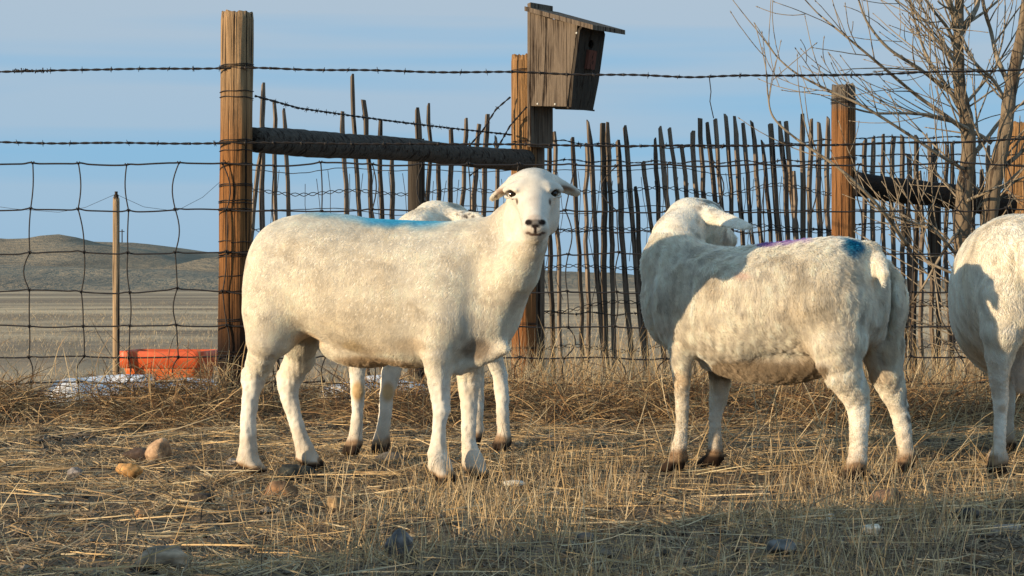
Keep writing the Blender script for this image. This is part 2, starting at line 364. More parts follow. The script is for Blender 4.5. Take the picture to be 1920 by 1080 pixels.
def normals(V, Q):
    T = np.concatenate([Q[:, :3], Q[:, [0, 2, 3]]]); cr = np.cross(V[T[:, 1]] - V[T[:, 0]], V[T[:, 2]] - V[T[:, 0]]); VN = np.zeros_like(V)
    for i in range(3):
        for k in range(3): VN[:, k] += np.bincount(T[:, i], cr[:, k], len(V))
    return VN / (np.linalg.norm(VN, axis=1)[:, None] + 1e-12)
def finish(name, f, origin, label, fwd, colour, flen, nstr, seed, width=.0011, tuft=.2, swirl=.45, headw=None):
    V, Q = f.mesh()
    VN0 = normals(V, Q); bodyw = S(.26, .40, V[:, 2]); legw = S(.03, .08, V[:, 2]) * (1 - bodyw); hw = headw(V) if headw else 0
    rel = bodyw * (.0034 * sines(V * [1, 1, .40], 3.2, seed + 40) + (.0005 + .0016 * tuft) * sines(V * [1, 1, .4], 11, seed + 41) + .0007 * tuft * sines(V, 30, seed + 42)) + legw * (.0009 * sines(V * [1, 1, .35], 28, seed + 43) + .0008 * sines(V, 45, seed + 44))
    V = V + VN0 * (rel * (1 - hw))[:, None]
    V[:, 2] = np.maximum(V[:, 2], .000)
    C = colour(V)
    mb = MB(); mb.add(V, Q, C)
    body = mb.build(name, M_skin, None, origin)
    tag(body, label, 'sheep', 'white hair sheep standing in the corral')
    me = body.data; Nn = np.zeros(len(V) * 3, np.float32); me.vertices.foreach_get('normal', Nn) if False else None
    T = np.concatenate([Q[:, :3], Q[:, [0, 2, 3]]]); e1 = V[T[:, 1]] - V[T[:, 0]]; e2 = V[T[:, 2]] - V[T[:, 0]]
    cr = np.cross(e1, e2); ar = np.linalg.norm(cr, axis=1) / 2
    VN = np.zeros_like(V)
    for i in range(3): np.add.at(VN, T[:, i], cr)
    VN /= np.linalg.norm(VN, axis=1)[:, None] + 1e-12
    r = np.random.default_rng(seed); ln0 = flen(V)
    wgt = ar * (.25 + (ln0[T].mean(1) > .004)) * (V[T[:, 0], 2] > .03)
    ti = r.choice(len(T), nstr, p=wgt / wgt.sum()); b1 = r.random(nstr); b2 = r.random(nstr); sw = b1 + b2 > 1; b1[sw] = 1 - b1[sw]; b2[sw] = 1 - b2[sw]
    bw = np.stack([1 - b1 - b2, b1, b2], 1)[:, :, None]
    P = (V[T[ti]] * bw).sum(1); n = (VN[T[ti]] * bw).sum(1); n /= np.linalg.norm(n, axis=1)[:, None]; c = (C[T[ti]] * bw).sum(1); ln = flen(P) * r.uniform(.75, 1.25, nstr)
    fw = np.array([*fwd, 0.])
    fl = -fw[None] * .55 + np.array([0, 0, -.95])[None] * np.ones((nstr, 1))
    fl[:, 0] += swirl * sines(P, 5, seed + 1); fl[:, 2] += swirl * .8 * sines(P, 6, seed + 2); fl[:, 1] += swirl * .7 * sines(P, 5, seed + 3)
    fl += r.normal(0, .22, (nstr, 3))
    t = fl - n * (fl * n).sum(1)[:, None]; t /= np.linalg.norm(t, axis=1)[:, None] + 1e-9
    # tufts: strands lean towards the middle of their lock
    cell = np.floor((P + .004 * np.stack([sines(P, 30, 1), sines(P, 30, 2), sines(P, 30, 3)], 1)) / (.009))
    h = (np.abs(np.sin(cell @ np.array([12.9898, 78.233, 37.719])) * 43758.5453) % 1)
    cc = (cell + .5) * .009
    pull = (cc - P); pull -= n * (pull * n).sum(1)[:, None]
    lift = np.clip(.15 + .30 * h * tuft + (.035 + .08 * tuft) * sines(P * [1, 1, .28], 26, seed + 70), .04, 1)[:, None]
    tip = P + (t * (1 - lift * .4) + n * lift) * ln[:, None] + pull * tuft * np.clip(ln / .012, 0, 1)[:, None]
    mid = P + n * ln[:, None] * .28 * (lift + .3) + t * ln[:, None] * .42 + pull * tuft * .3
    K = 4; pts = np.stack([P - n * .001, P * .45 + mid * .55, mid * .45 + tip * .55, tip], 1)
    hc = bpy.data.hair_curves.new('fleece')
    hc.add_curves([K] * nstr)
    hc.attributes['position'].data.foreach_set('vector', (pts - np.array(origin)).astype(np.float32).ravel())
    ra = hc.attributes.new('radius', 'FLOAT', 'POINT') if 'radius' not in hc.attributes else hc.attributes['radius']
    ra.data.foreach_set('value', (np.array([1, .9, .65, .12])[None] * (width / 2) * np.ones((nstr, 1))).astype(np.float32).ravel())
    ca = hc.attributes.new('col', 'FLOAT_COLOR', 'CURVE'); lock = sines(P * [1, 1, .28], 26, seed + 70) + .6 * sines(P * [1, 1, .3], 55, seed + 71); cv = np.clip(c * (r.uniform(.92, 1.10, nstr) * (1.18 + (.055 + .08 * tuft) * lock * (ln > .004)))[:, None], 0, .94)
    ca.data.foreach_set('color', np.concatenate([cv, np.ones((nstr, 1))], 1).astype(np.float32).ravel())
    hc.materials.append(M_fur)
    ho = bpy.data.objects.new('fleece', hc); SC.collection.objects.link(ho); ho.parent = body
    return body
def eye(body, origin, c, out, up, r=.0125):
    out = np.array(out, float); out /= np.linalg.norm(out)
    m = MB(); a = np.linspace(0, np.pi, 13); b_ = np.linspace(0, 2 * np.pi, 20, endpoint=False)
    V = np.array([[math.sin(x) * math.cos(y), math.sin(x) * math.sin(y), math.cos(x)] for x in a for y in b_]) * r + c
    F = [[i * 20 + j, (i + 1) * 20 + j, (i + 1) * 20 + (j + 1) % 20, i * 20 + (j + 1) % 20] for i in range(12) for j in range(20)]
    m.add(V, F); e = m.build('eye', M_eye, body, np.array(c)); 
    p = MB(); sd = np.cross(out, [0, 0, 1.]); sd /= np.linalg.norm(sd); u_ = np.cross(sd, out)
    q = np.linspace(0, 2 * np.pi, 16, endpoint=False); rim = np.array([c + out * (r * .985) + sd * math.cos(x) * r * .55 + u_ * math.sin(x) * r * .28 for x in q])
    p.add(np.vstack([rim, [c + out * (r * 1.04)]]), [[i, (i + 1) % 16, 16] for i in range(16)]); p.build('pupil', M_pupil, e, np.array(c))
CREAM = np.array([.79, .745, .655])
def base_colour(P, seed, fwd, dirt=1.0, hoof=1.0):
    C = np.tile(CREAM * .96, (len(P), 1)); n1 = sines(P, 2.2, seed); n2 = sines(P, 7, seed + 1); n3 = sines(P, 18, seed + 2)
    C = blend(C, (.56, .48, .35), .36 * dirt * S(.2, 1.7, n1 + .5 * n2)); C = blend(C, (.48, .41, .30), .28 * dirt * S(.6, 1.8, n2 + .6 * n3)); C = blend(C, (.40, .35, .28), .22 * dirt * S(.6, 1.6, n3 + .4 * n2))
    C = blend(C, (.62, .46, .27), .40 * S(.43, .33, P[:, 2]) * S(.22, .28, P[:, 2]) * S(-.1, 1.2, n1 + .6 * n2))
    C = blend(C, (.50, .40, .29), .6 * S(.16, .05, P[:, 2] + .02 * n3)); C = blend(C, (.24, .14, .07), .9 * S(.065 * hoof, .040 * hoof, P[:, 2] + .008 * n3))
    C = blend(C, (.035, .022, .015), S(.038 * hoof, .026 * hoof, P[:, 2] + .005 * n3))
    return C
def near(P, c, r): return S(1, .45, np.linalg.norm((P - c) / r, axis=1))

# ---- ewe in front, looking at the camera
def sheep_front():
    fwd = np.array([.90, -.43])
    lo = (-.98, 5.25, -.01); hi = (.30, 6.60, 1.0); f = Field(lo, hi, .0045)
    def dd(u): return 6.08 + (5.84 - 6.08) * (u - 500) / 400.
    st = [(482, 470, 600, .055), (492, 446, 618, .10), (512, 424, 630, .145), (540, 409, 632, .172), (590, 400, 628, .19), (650, 402, 655, .205), (710, 409, 677, .21),
          (770, 415, 690, .205), (830, 417, 686, .190), (880, 414, 684, .165), (910, 420, 678, .13), (932, 440, 665, .095), (945, 470, 640, .055)]
    f.loft([(u, t, b, dd(u), h) for u, t, b, h in st], .02)
    # haunch and shoulder masses
    f.ell(W(520, 560, 5.98), (.095, .085, .17), .05); f.ell(W(840, 570, 5.76), (.085, .07, .14), .06)
    f.ell(W(920, 590, 5.80), (.075, .085, .105), .05); f.ell(W(560, 590, 6.15), (.09, .06, .14), .05)
    # neck
    f.chain([(W(880, 520, 5.85), .145), (W(925, 482, 5.80), .104), (W(962, 432, 5.76), .074), (W(986, 395, 5.72), .060)], .05)
    f.chain([(W(925, 570, 5.80), .085), (W(966, 508, 5.70), .070), (W(993, 458, 5.63), .050)], .05)
    # legs
    leg(f, [(508, 590, 5.97, 50), (501, 636, 5.97, 39), (493, 666, 5.99, 28), (484, 688, 6.02, 26), (479, 702, 6.03, 24), (474, 723, 6.03, 20), (470, 745, 6.03, 17.5), (466, 782, 6.03, 15), (465, 820, 6.03, 16), (465, 846, 6.04, 19), (466, 860, 6.04, 19)], fwd, .025)
    leg(f, [(585, 610, 6.17, 36), (569, 645, 6.18, 30), (564, 670, 6.20, 31), (551, 692, 6.22, 27), (544, 708, 6.23, 25), (541, 727, 6.22, 21), (542, 745, 6.21, 17.5), (552, 782, 6.20, 14), (563, 819, 6.19, 15.5), (572, 843, 6.19, 19), (577, 856, 6.19, 19)], fwd, .025)
    leg(f, [(832, 600, 5.75, 46), (822, 640, 5.75, 35), (821, 664, 5.75, 32), (822, 693, 5.76, 27), (823, 715, 5.76, 23), (826, 745, 5.77, 19.5), (828, 768, 5.77, 17.5), (824, 798, 5.77, 14), (822, 827, 5.78, 15), (820, 852, 5.78, 19), (825, 872, 5.77, 21)], fwd, .025, (.75, -.66))
    leg(f, [(905, 620, 5.92, 36), (885, 665, 5.91, 30), (878, 690, 5.90, 27), (879, 722, 5.90, 22), (880, 760, 5.90, 17.5), (879, 797, 5.90, 15), (878, 827, 5.90, 14.5), (881, 847, 5.89, 17.5), (888, 866, 5.88, 21)], fwd, .025, (.7, -.7))
    f.cone(W(466, 708, 6.04), W(461, 697, 6.05), .024, .012, .02); f.cone(W(531, 716, 6.25), W(525, 704, 6.25), .022, .012, .02)
    # skin fold at brisket, belly flank flap
    f.cone(W(862, 690, 5.80), W(948, 655, 5.74), .022, .014, .04)
    f.ell(W(685, 642, 6.00), (.155, .115, .075), .012, ((.9, -.43, 0), (.43, .9, 0), (0, 0, 1)))
    f.ell(W(897, 655, 5.69), (.040, .030, .024), .03, sub=True)
    # head
    hd = 5.60
    f.ell(W(1001, 362, 5.66), (.071, .095, .062), .03); f.ell(W(1000, 345, 5.66), (.060, .075, .040), .03)
    f.cone(W(1001, 372, 5.60), W(1004, 424, 5.50), .053, .033, .03)
    f.ell(W(1004, 428, 5.495), (.036, .030, .022), .015)
    f.cone(W(1004, 443, 5.52), W(1002, 420, 5.62), .020, .048, .03)
    f.ell(W(972, 405, 5.68), (.030, .06, .055), .03); f.ell(W(1032, 403, 5.68), (.026, .06, .055), .03)
    f.cone(W(955, 353, 5.60), W(975, 350, 5.575), .012, .010, .02); f.cone(W(1045, 352, 5.60), W(1028, 349, 5.575), .012, .010, .02)
    f.cone(W(947, 357, 5.598), W(969, 357, 5.562), .0080, .0070, .006); f.cone(W(1052, 356, 5.598), W(1030, 356, 5.562), .0080, .0070, .006); f.cone(W(949, 369, 5.598), W(968, 370, 5.566), .0065, .0055, .006); f.cone(W(1050, 368, 5.598), W(1031, 369, 5.566), .0065, .0055, .006)
    EL = W(959, 363, 5.585); ER = W(1040, 362, 5.585)
    f.ell(EL, (.013, .016, .010), .008, sub=True); f.ell(ER, (.013, .016, .010), .008, sub=True)
    f.ell(W(992, 417, 5.462), (.0065, .010, .0035), .004, sub=True); f.ell(W(1015, 417, 5.462), (.0065, .010, .0035), .004, sub=True)
    f.cone(W(988, 438, 5.475), W(1004, 440, 5.468), .0022, .0028, .003, True); f.cone(W(1004, 440, 5.468), W(1021, 437, 5.475), .0028, .0022, .003, True)
    # ears
    def ear(a, b, d0, d1, wpx, nrm):
        A = W(*a, d0); B = W(*b, d1); x = (B - A); ln = np.linalg.norm(x); x /= ln; nrm = np.array(nrm, float); nrm -= x * (nrm @ x); nrm /= np.linalg.norm(nrm); y = np.cross(nrm, x)
        c = (A + B) / 2; f.ell(c, (ln / 2 * 1.08, wpx * d0 / FPX, .011), .010, (x, y, nrm)); f.ell(c + nrm * .012, (ln / 2 * .85, wpx * d0 / FPX * .68, .010), .005, (x, y, nrm), True)
        f.cone(A, A * .8 + B * .2, .020, .014, .02)
    ear((962, 344), (921, 374), 5.68, 5.70, 15, (.55, -.35, -.75)); ear((1040, 343), (1087, 364), 5.68, 5.70, 13, (-.15, -.6, -.8))
    blues = [W(u, v, dd(u)) for u, v in ((600, 398), (640, 401), (680, 405), (720, 409), (760, 413), (800, 416), (835, 417))]
    def colour(P):
        C = base_colour(P, 51, fwd, .55, .62)
        top = S(.70, .78, P[:, 2]) * (P[:, 0] < -.1); C = blend(C, (.60, .59, .52), .4 * top * S(-.6, .6, sines(P, 5, 8)))
        nb = sines(P, 14, 77) * .25
        for i, c in enumerate(blues):
            d = np.linalg.norm((P - c) / np.array([.085, .11, .036 + .014 * (i >= 3)]), axis=1) + nb * .5
            C = blend(C, (.05, .40, .58), (.42 + .45 * (i in (3, 4, 5))) * S(1.15, .35, d))
        head = S(5.84, 5.70, P[:, 1]) * S(.62, .72, P[:, 2]) * S(-.14, -.06, P[:, 0])
        C = blend(C, (.64, .595, .515), head * .9)
        # brisket hollow is darker; belly and flank are stained
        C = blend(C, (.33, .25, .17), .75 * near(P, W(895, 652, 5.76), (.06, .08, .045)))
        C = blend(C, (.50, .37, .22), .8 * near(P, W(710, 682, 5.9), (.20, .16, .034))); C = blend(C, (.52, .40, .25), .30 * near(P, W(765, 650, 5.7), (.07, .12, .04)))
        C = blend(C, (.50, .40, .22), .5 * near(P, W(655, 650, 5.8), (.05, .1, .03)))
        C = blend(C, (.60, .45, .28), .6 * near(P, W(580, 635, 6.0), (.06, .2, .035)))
        # face marks, and shade painted inside the ears
        C = blend(C, (.50, .38, .29), .6 * near(P, W(1004, 408, 5.47), (.035, .04, .014))); C = blend(C, (.52, .42, .33), .45 * near(P, W(1004, 432, 5.47), (.045, .05, .022))); C = blend(C, (.50, .41, .33), .4 * near(P, W(1003, 385, 5.55), (.022, .06, .05)))
        nd = W(1004, 418, 5.47); C = blend(C, (.06, .045, .04), .8 * near(P, nd, (.028, .05, .014)))
        for q, rr_ in (((991, 417), (.0135, .05, .0115)), ((1017, 417), (.0135, .05, .0115)), ((1004, 424), (.016, .05, .008))): C = blend(C, (.016, .012, .011), 1.4 * near(P, W(*q, 5.47), rr_)); C = blend(C, (.03, .02, .018), 1.2 * near(P, W(1004, 431, 5.47), (.006, .04, .014)))
        for q in ((990, 437), (997, 440), (1004, 440), (1011, 440), (1018, 437)): C = blend(C, (.10, .06, .045), .95 * near(P, W(*q, 5.475), (.010, .03, .0052)))
        for e in (EL, ER): C = blend(C, (.09, .06, .04), near(P, e, (.020, .03, .0125)))  # dark eye rims, with the upper lid's shade put into the colour
        for q in ((969, 378), (1031, 379)): C = blend(C, (.10, .06, .04), .9 * near(P, W(*q, 5.56), (.006, .03, .013)))
        for q, a_ in (((944, 362), .022), ((1054, 352), .030), ((932, 368), .012)): C = blend(C, (.14, .09, .065), .8 * near(P, W(*q, 5.66), (a_, .05, .011)))  # dark inside and under the ears is shade put into the colour
        for q in ((940, 358), (1068, 356)): C = blend(C, (.36, .23, .16), .75 * near(P, W(*q, 5.66), (.030, .04, .012)))
        return C
    def flen(P):
        L_ = .0030 + .0065 * S(.24, .42, P[:, 2]); L_ = np.where(P[:, 2] < .04, .002, L_)
        hd = S(5.76, 5.66, P[:, 1]) * S(.64, .72, P[:, 2]) * S(-.10, -.03, P[:, 0]); return L_ * (1 - hd) + .0026 * hd
    origin = np.array([-.42, 5.95, 0])
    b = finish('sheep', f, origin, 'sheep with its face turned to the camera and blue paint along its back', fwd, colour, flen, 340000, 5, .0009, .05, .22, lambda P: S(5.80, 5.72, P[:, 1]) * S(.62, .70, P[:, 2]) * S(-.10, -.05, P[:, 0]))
    b_ = b
    eye(b_, origin, EL + [0.002, .0025, -.001], (-.45, -.85, .1), 0, .0100); eye(b_, origin, ER + [-.002, .0025, -.001], (.5, -.85, .1), 0, .0100)
    return b

# ---- ewe on the right, looking away over her back
def sheep_right():
    fwd = np.array([-.79, .61]); lo = (.15, 5.2, -.01); hi = (1.40, 6.65, .92); f = Field(lo, hi, .005)
    def dd(u): return 6.15 + (5.80 - 6.15) * (u - 1260) / 365.
    st = [(1252, 520, 610, .05), (1262, 485, 640, .105), (1285, 468, 662, .15), (1320, 462, 672, .175), (1370, 464, 684, .20), (1420, 462, 688, .215), (1470, 456, 672, .22), (1520, 449, 668, .21),
          (1570, 446, 670, .195), (1600, 452, 650, .175), (1622, 466, 632, .14), (1638, 490, 615, .09), (1645, 510, 600, .05)]
    f.loft([(u, t, b, dd(u), h) for u, t, b, h in st], .02)
    f.ell(W(1445, 672, 6.00), (.215, .108, .078), .035, ((-.79, .61, 0), (.61, .79, 0), (0, 0, 1))); f.cone(W(1330, 672, 6.08), W(1420, 690, 6.0), .03, .04, .02)
    f.ell(W(1252, 565, 6.14), (.070, .09, .125), .07)
    # neck and turned head
    f.chain([(W(1290, 540, 6.12), .125), (W(1262, 490, 6.12), .090), (W(1270, 445, 6.15), .074), (W(1290, 415, 6.2), .064)], .05)
    f.ell(W(1315, 409, 6.24), (.070, .07, .055), .03); f.cone(W(1326, 415, 6.28), W(1360, 446, 6.46), .050, .030, .03)
    f.cone(W(1316, 440, 6.26), W(1350, 452, 6.42), .042, .028, .03)
    A = W(1320, 400, 6.17); B = W(1410, 427, 6.02); x = B - A; ln = np.linalg.norm(x); x /= ln; nr = np.array([-.1, -.9, .45]); nr -= x * (nr @ x); nr /= np.linalg.norm(nr); y = np.cross(nr, x)
    f.ell((A + B) / 2, (ln / 2 * 1.06, .030, .0125), .006, (x, y, nr)); f.cone(A, A * .75 + B * .25, .024, .018, .02)
    f.cone(W(1342, 437, 6.16), W(1392, 447, 6.2), .009, .009, .008, True)
    # legs
    leg(f, [(1286, 615, 6.06, 38), (1280, 650, 6.03, 24), (1278, 668, 6.03, 19.5), (1278, 700, 6.04, 16.5), (1279, 735, 6.05, 14.5), (1279, 767, 6.06, 13.5), (1278, 800, 6.06, 11.5), (1275, 833, 6.06, 14), (1271, 855, 6.06, 15)], fwd, .025, (-.9, .1))
    leg(f, [(1350, 640, 6.25, 34), (1350, 717, 6.25, 20), (1346, 750, 6.25, 18), (1341, 783, 6.24, 12.5), (1341, 817, 6.24, 12), (1341, 845, 6.24, 15), (1339, 855, 6.24, 15)], fwd, .025, (-.9, .1))
    leg(f, [(1560, 580, 5.76, 82), (1570, 635, 5.74, 60), (1573, 668, 5.73, 46), (1581, 700, 5.73, 37), (1600, 733, 5.75, 30), (1609, 764, 5.76, 22.5), (1611, 800, 5.75, 19), (1610, 833, 5.74, 18), (1607, 862, 5.73, 19.5), (1603, 882, 5.72, 19)], fwd, .03, (-.85, -.3))
    leg(f, [(1640, 590, 5.98, 60), (1652, 640, 5.98, 42), (1660, 700, 5.99, 32), (1674, 733, 6.01, 26), (1685, 764, 6.02, 19), (1693, 800, 6.01, 16.5), (1696, 833, 6.00, 15), (1700, 855, 6.0, 15)], fwd, .025, (-.85, -.2))
    f.ell(W(1630, 560, 5.92), (.10, .12, .13), .05)
    f.ell(W(1668, 600, 5.85), (.012, .07, .14), .035, sub=True)
    # tail
    f.chain([(W(1634, 470, 5.82), .018), (W(1650, 492, 5.75), .019), (W(1658, 514, 5.72), .015), (W(1656, 534, 5.71), .006)], .05)
    pur = [(W(1435, 462, 6.0)), (W(1465, 459, 5.97)), (W(1490, 455, 5.95))]; blu = [W(1580, 460, 5.80), W(1597, 462, 5.78)]
    def colour(P):
        C = base_colour(P, 61, fwd, .9, 1.25); n = sines(P, 14, 78) * .14
        C = blend(C, (.45, .40, .31), .5 * near(P, W(1560, 530, 5.6), (.20, .2, .16)) * S(-.2, 1.2, sines(P, 9, 5)))
        for c in pur: C = blend(C, (.27, .13, .42), .85 * S(1.1, .4, np.linalg.norm((P - c) / [.040, .16, .040], axis=1) + n))
        for c in blu: C = blend(C, (.008, .20, .34), .95 * S(1.15, .4, np.linalg.norm((P - c) / [.036, .10, .028], axis=1) + n))
        C = blend(C, (.65, .40, .34), .35 * near(P, W(1395, 515, 5.85), (.05, .1, .015)))
        C = blend(C, (.22, .19, .16), .75 * near(P, W(1330, 390, 6.2), (.085, .11, .040)) * S(-.5, .7, sines(P, 24, 4)))
        C = blend(C, (.35, .29, .24), .6 * near(P, W(1362, 445, 6.3), (.05, .12, .022)))
        C = blend(C, (.38, .30, .20), .5 * near(P, W(1300, 425, 6.15), (.04, .09, .05)) * S(-.5, .7, sines(P, 20, 9)))
        C = blend(C, (.42, .37, .30), .45 * near(P, W(1310, 480, 6.0), (.09, .12, .05)) * S(-.5, .7, sines(P, 16, 19)))
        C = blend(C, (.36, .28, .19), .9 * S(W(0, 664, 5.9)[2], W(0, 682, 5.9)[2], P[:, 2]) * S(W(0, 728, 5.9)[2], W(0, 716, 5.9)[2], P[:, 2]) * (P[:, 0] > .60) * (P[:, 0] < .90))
        C = blend(C, (.10, .08, .065), .85 * near(P, W(1712, 760, 6.0), (.035, .06, .12)) * S(-.6, .4, sines(P, 22, 14)))
        C = blend(C, (.20, .13, .08), .8 * near(P, W(1635, 765, 5.78), (.025, .05, .055)))
        C = blend(C, (.33, .22, .12), .7 * near(P, W(1265, 770, 6.02), (.012, .05, .02)))
        C = blend(C, (.05, .03, .02), .9 * near(P, W(1655, 560, 5.68), (.02, .03, .022)))  # dark gap below the tail, its shade painted into the coat colour
        return C
    def flen(P):
        L_ = .0045 + .0165 * S(.20, .40, P[:, 2]); hd = (P[:, 2] > .70) & (P[:, 0] < .72); L_ = np.where(hd & (P[:, 2] > .735), .0045, L_); L_ = L_ * (1 - .55 * near(P, W(1648, 500, 5.72), (.07, .09, .11))); return np.where(P[:, 2] < .045, .002, L_)
    return finish('sheep', f, np.array([.80, 5.95, 0]), 'sheep looking away over its back, with one purple and one blue paint mark', fwd, colour, flen, 260000, 15, .0011, .42)

# ---- ewe cut off by the right edge, rump to the camera
def sheep_edge():
    fwd = np.array([-.10, .99]); lo = (1.15, 5.4, -.01); hi = (1.98, 7.27, 1.0); f = Field(lo, hi, .006)
    st = [(1932, 450, 600, 5.92, .07), (1930, 425, 620, 5.96, .13), (1928, 408, 640, 6.04, .175), (1924, 405, 665, 6.17, .205), (1918, 408, 700, 6.37, .225), (1912, 420, 715, 6.57, .225), (1908, 430, 700, 6.77, .20), (1905, 445, 680, 6.92, .15), (1903, 480, 650, 7.00, .09)]
    f.loft(st, .02)
    leg(f, [(1890, 560, 6.00, 62), (1880, 620, 5.99, 44), (1874, 665, 6.00, 29), (1873, 705, 6.02, 20), (1876, 745, 6.05, 16), (1876, 790, 6.05, 12.5), (1874, 835, 6.04, 12.5), (1871, 860, 6.04, 18)], fwd, .03, (-.3, -.9))
    leg(f, [(1975, 560, 6.00, 62), (1984, 620, 5.99, 44), (1990, 665, 6.00, 29), (1990, 705, 6.02, 20), (1988, 745, 6.05, 16), (1988, 790, 6.05, 12.5), (1990, 835, 6.04, 12.5), (1991, 860, 6.04, 18)], fwd, .03, (.3, -.9))
    for u in (1890, 1945): leg(f, [(u, 620, 6.77, 30), (u, 680, 6.78, 20), (u, 740, 6.80, 14), (u, 800, 6.82, 11), (u, 832, 6.82, 14)], fwd, .03)
    f.ell(W(1915, 680, 6.10), (.034, .05, .095), .03); f.ell(W(1948, 680, 6.10), (.034, .05, .095), .03)
    f.chain([(W(1930, 460, 5.90), .035), (W(1932, 500, 5.84), .032), (W(1932, 530, 5.83), .018)], .03)
    f.chain([(W(1905, 520, 6.87), .12), (W(1905, 500, 7.02), .085), (W(1908, 520, 7.10), .07), (W(1910, 600, 7.15), .04)], .05)
    def colour(P):
        C = base_colour(P, 71, fwd); C = blend(C, (.45, .36, .30), .5 * near(P, W(1925, 700, 6.07), (.12, .1, .12)))
        C = blend(C, (.40, .25, .12), .6 * near(P, W(1876, 765, 6.05), (.02, .05, .02))); return C
    def flen(P): return np.where(P[:, 2] < .045, .002, .005 + .012 * S(.28, .42, P[:, 2]))
    return finish('sheep', f, np.array([1.52, 6.32, 0]), 'sheep cut off by the right edge, rump to the camera, udder showing', fwd, colour, flen, 120000, 25, .0012, .3)

# ---- ewe behind the front one
def sheep_behind():
    fwd = np.array([-.97, -.22]); lo = (-.72, 6.35, -.01); hi = (.20, 7.5, .96); f = Field(lo, hi, .006)
    st = [(672, 500, 590, 6.70, .06), (685, 470, 630, 6.71, .12), (710, 450, 650, 6.73, .16), (760, 440, 665, 6.77, .185), (820, 438, 670, 6.82, .19), (880, 440, 655, 6.88, .17), (915, 455, 630, 6.92, .13), (935, 490, 600, 6.94, .06)]
    f.loft(st, .02)
    leg(f, [(680, 600, 6.67, 36), (672, 660, 6.67, 22), (670, 700, 6.67, 16), (671, 735, 6.67, 14.5), (670, 780, 6.68, 12), (667, 812, 6.68, 13), (665, 828, 6.68, 14)], fwd, .03, (-.35, -.9))
    leg(f, [(745, 600, 6.78, 38), (742, 660, 6.77, 26), (733, 700, 6.76, 19), (725, 740, 6.75, 15), (722, 780, 6.75, 12.5), (717, 812, 6.75, 15), (715, 830, 6.75, 16)], fwd, .03, (-.15, -1))
    leg(f, [(915, 560, 6.88, 48), (918, 620, 6.88, 30), (925, 670, 6.88, 19), (937, 705, 6.90, 16), (942, 750, 6.88, 14), (943, 790, 6.87, 12.5), (945, 815, 6.86, 14), (943, 828, 6.86, 15)], fwd, .03, (-.35, -.9))
    leg(f, [(880, 560, 7.08, 42), (885, 640, 7.08, 26), (893, 690, 7.1, 16), (896, 740, 7.1, 13), (895, 780, 7.08, 12), (893, 808, 7.08, 14)], fwd, .03, (-.5, -.8))
    f.chain([(W(720, 540, 6.7), .12), (W(745, 480, 6.72), .095), (W(782, 440, 6.78), .078), (W(812, 420, 6.85), .068)], .05)
    f.ell(W(836, 414, 6.88), (.072, .08, .062), .03); f.cone(W(850, 416, 6.9), W(893, 424, 7.0), .056, .036, .03); f.ell(W(815, 404, 6.86), (.06, .06, .04), .03)
    A = W(848, 404, 6.81); B = W(904, 409, 6.75); x = B - A; ln = np.linalg.norm(x); x /= ln; nr = np.array([0, -.9, .4]); nr -= x * (nr @ x); nr /= np.linalg.norm(nr); y = np.cross(nr, x)
    f.ell((A + B) / 2 + [0, 0, -.01], (ln / 2 * 1.1, .030, .010), .010, (x, y, nr)); f.cone(A, A * .75 + B * .25, .022, .018, .02)
    spots = [(878, 401), (872, 404), (886, 406), (868, 405), (864, 397), (875, 407), (856, 401)]
    def colour(P):
        C = base_colour(P, 81, fwd)
        for q in spots: C = blend(C, (.10, .08, .07), .9 * near(P, W(*q, 6.76), (.0075, .04, .0075)))
        for q in ((671, 733, 6.65), (727, 735, 6.73)): C = blend(C, (.58, .36, .13), .8 * near(P, W(*q), (.03, .06, .045)))
        C = blend(C, (.42, .38, .33), .5 * near(P, W(850, 386, 6.85), (.08, .08, .035)) * S(-.4, .8, sines(P, 18, 3)))
        return C
    def flen(P): return np.where(P[:, 2] < .045, .002, .004 + .006 * S(.28, .42, P[:, 2]))
    return finish('sheep', f, np.array([-.26, 6.8, 0]), 'sheep standing behind the front sheep, its speckled ear and legs showing', fwd, colour, flen, 90000, 35, .0012, .2)
sheep_front(); sheep_right(); sheep_edge(); sheep_behind()
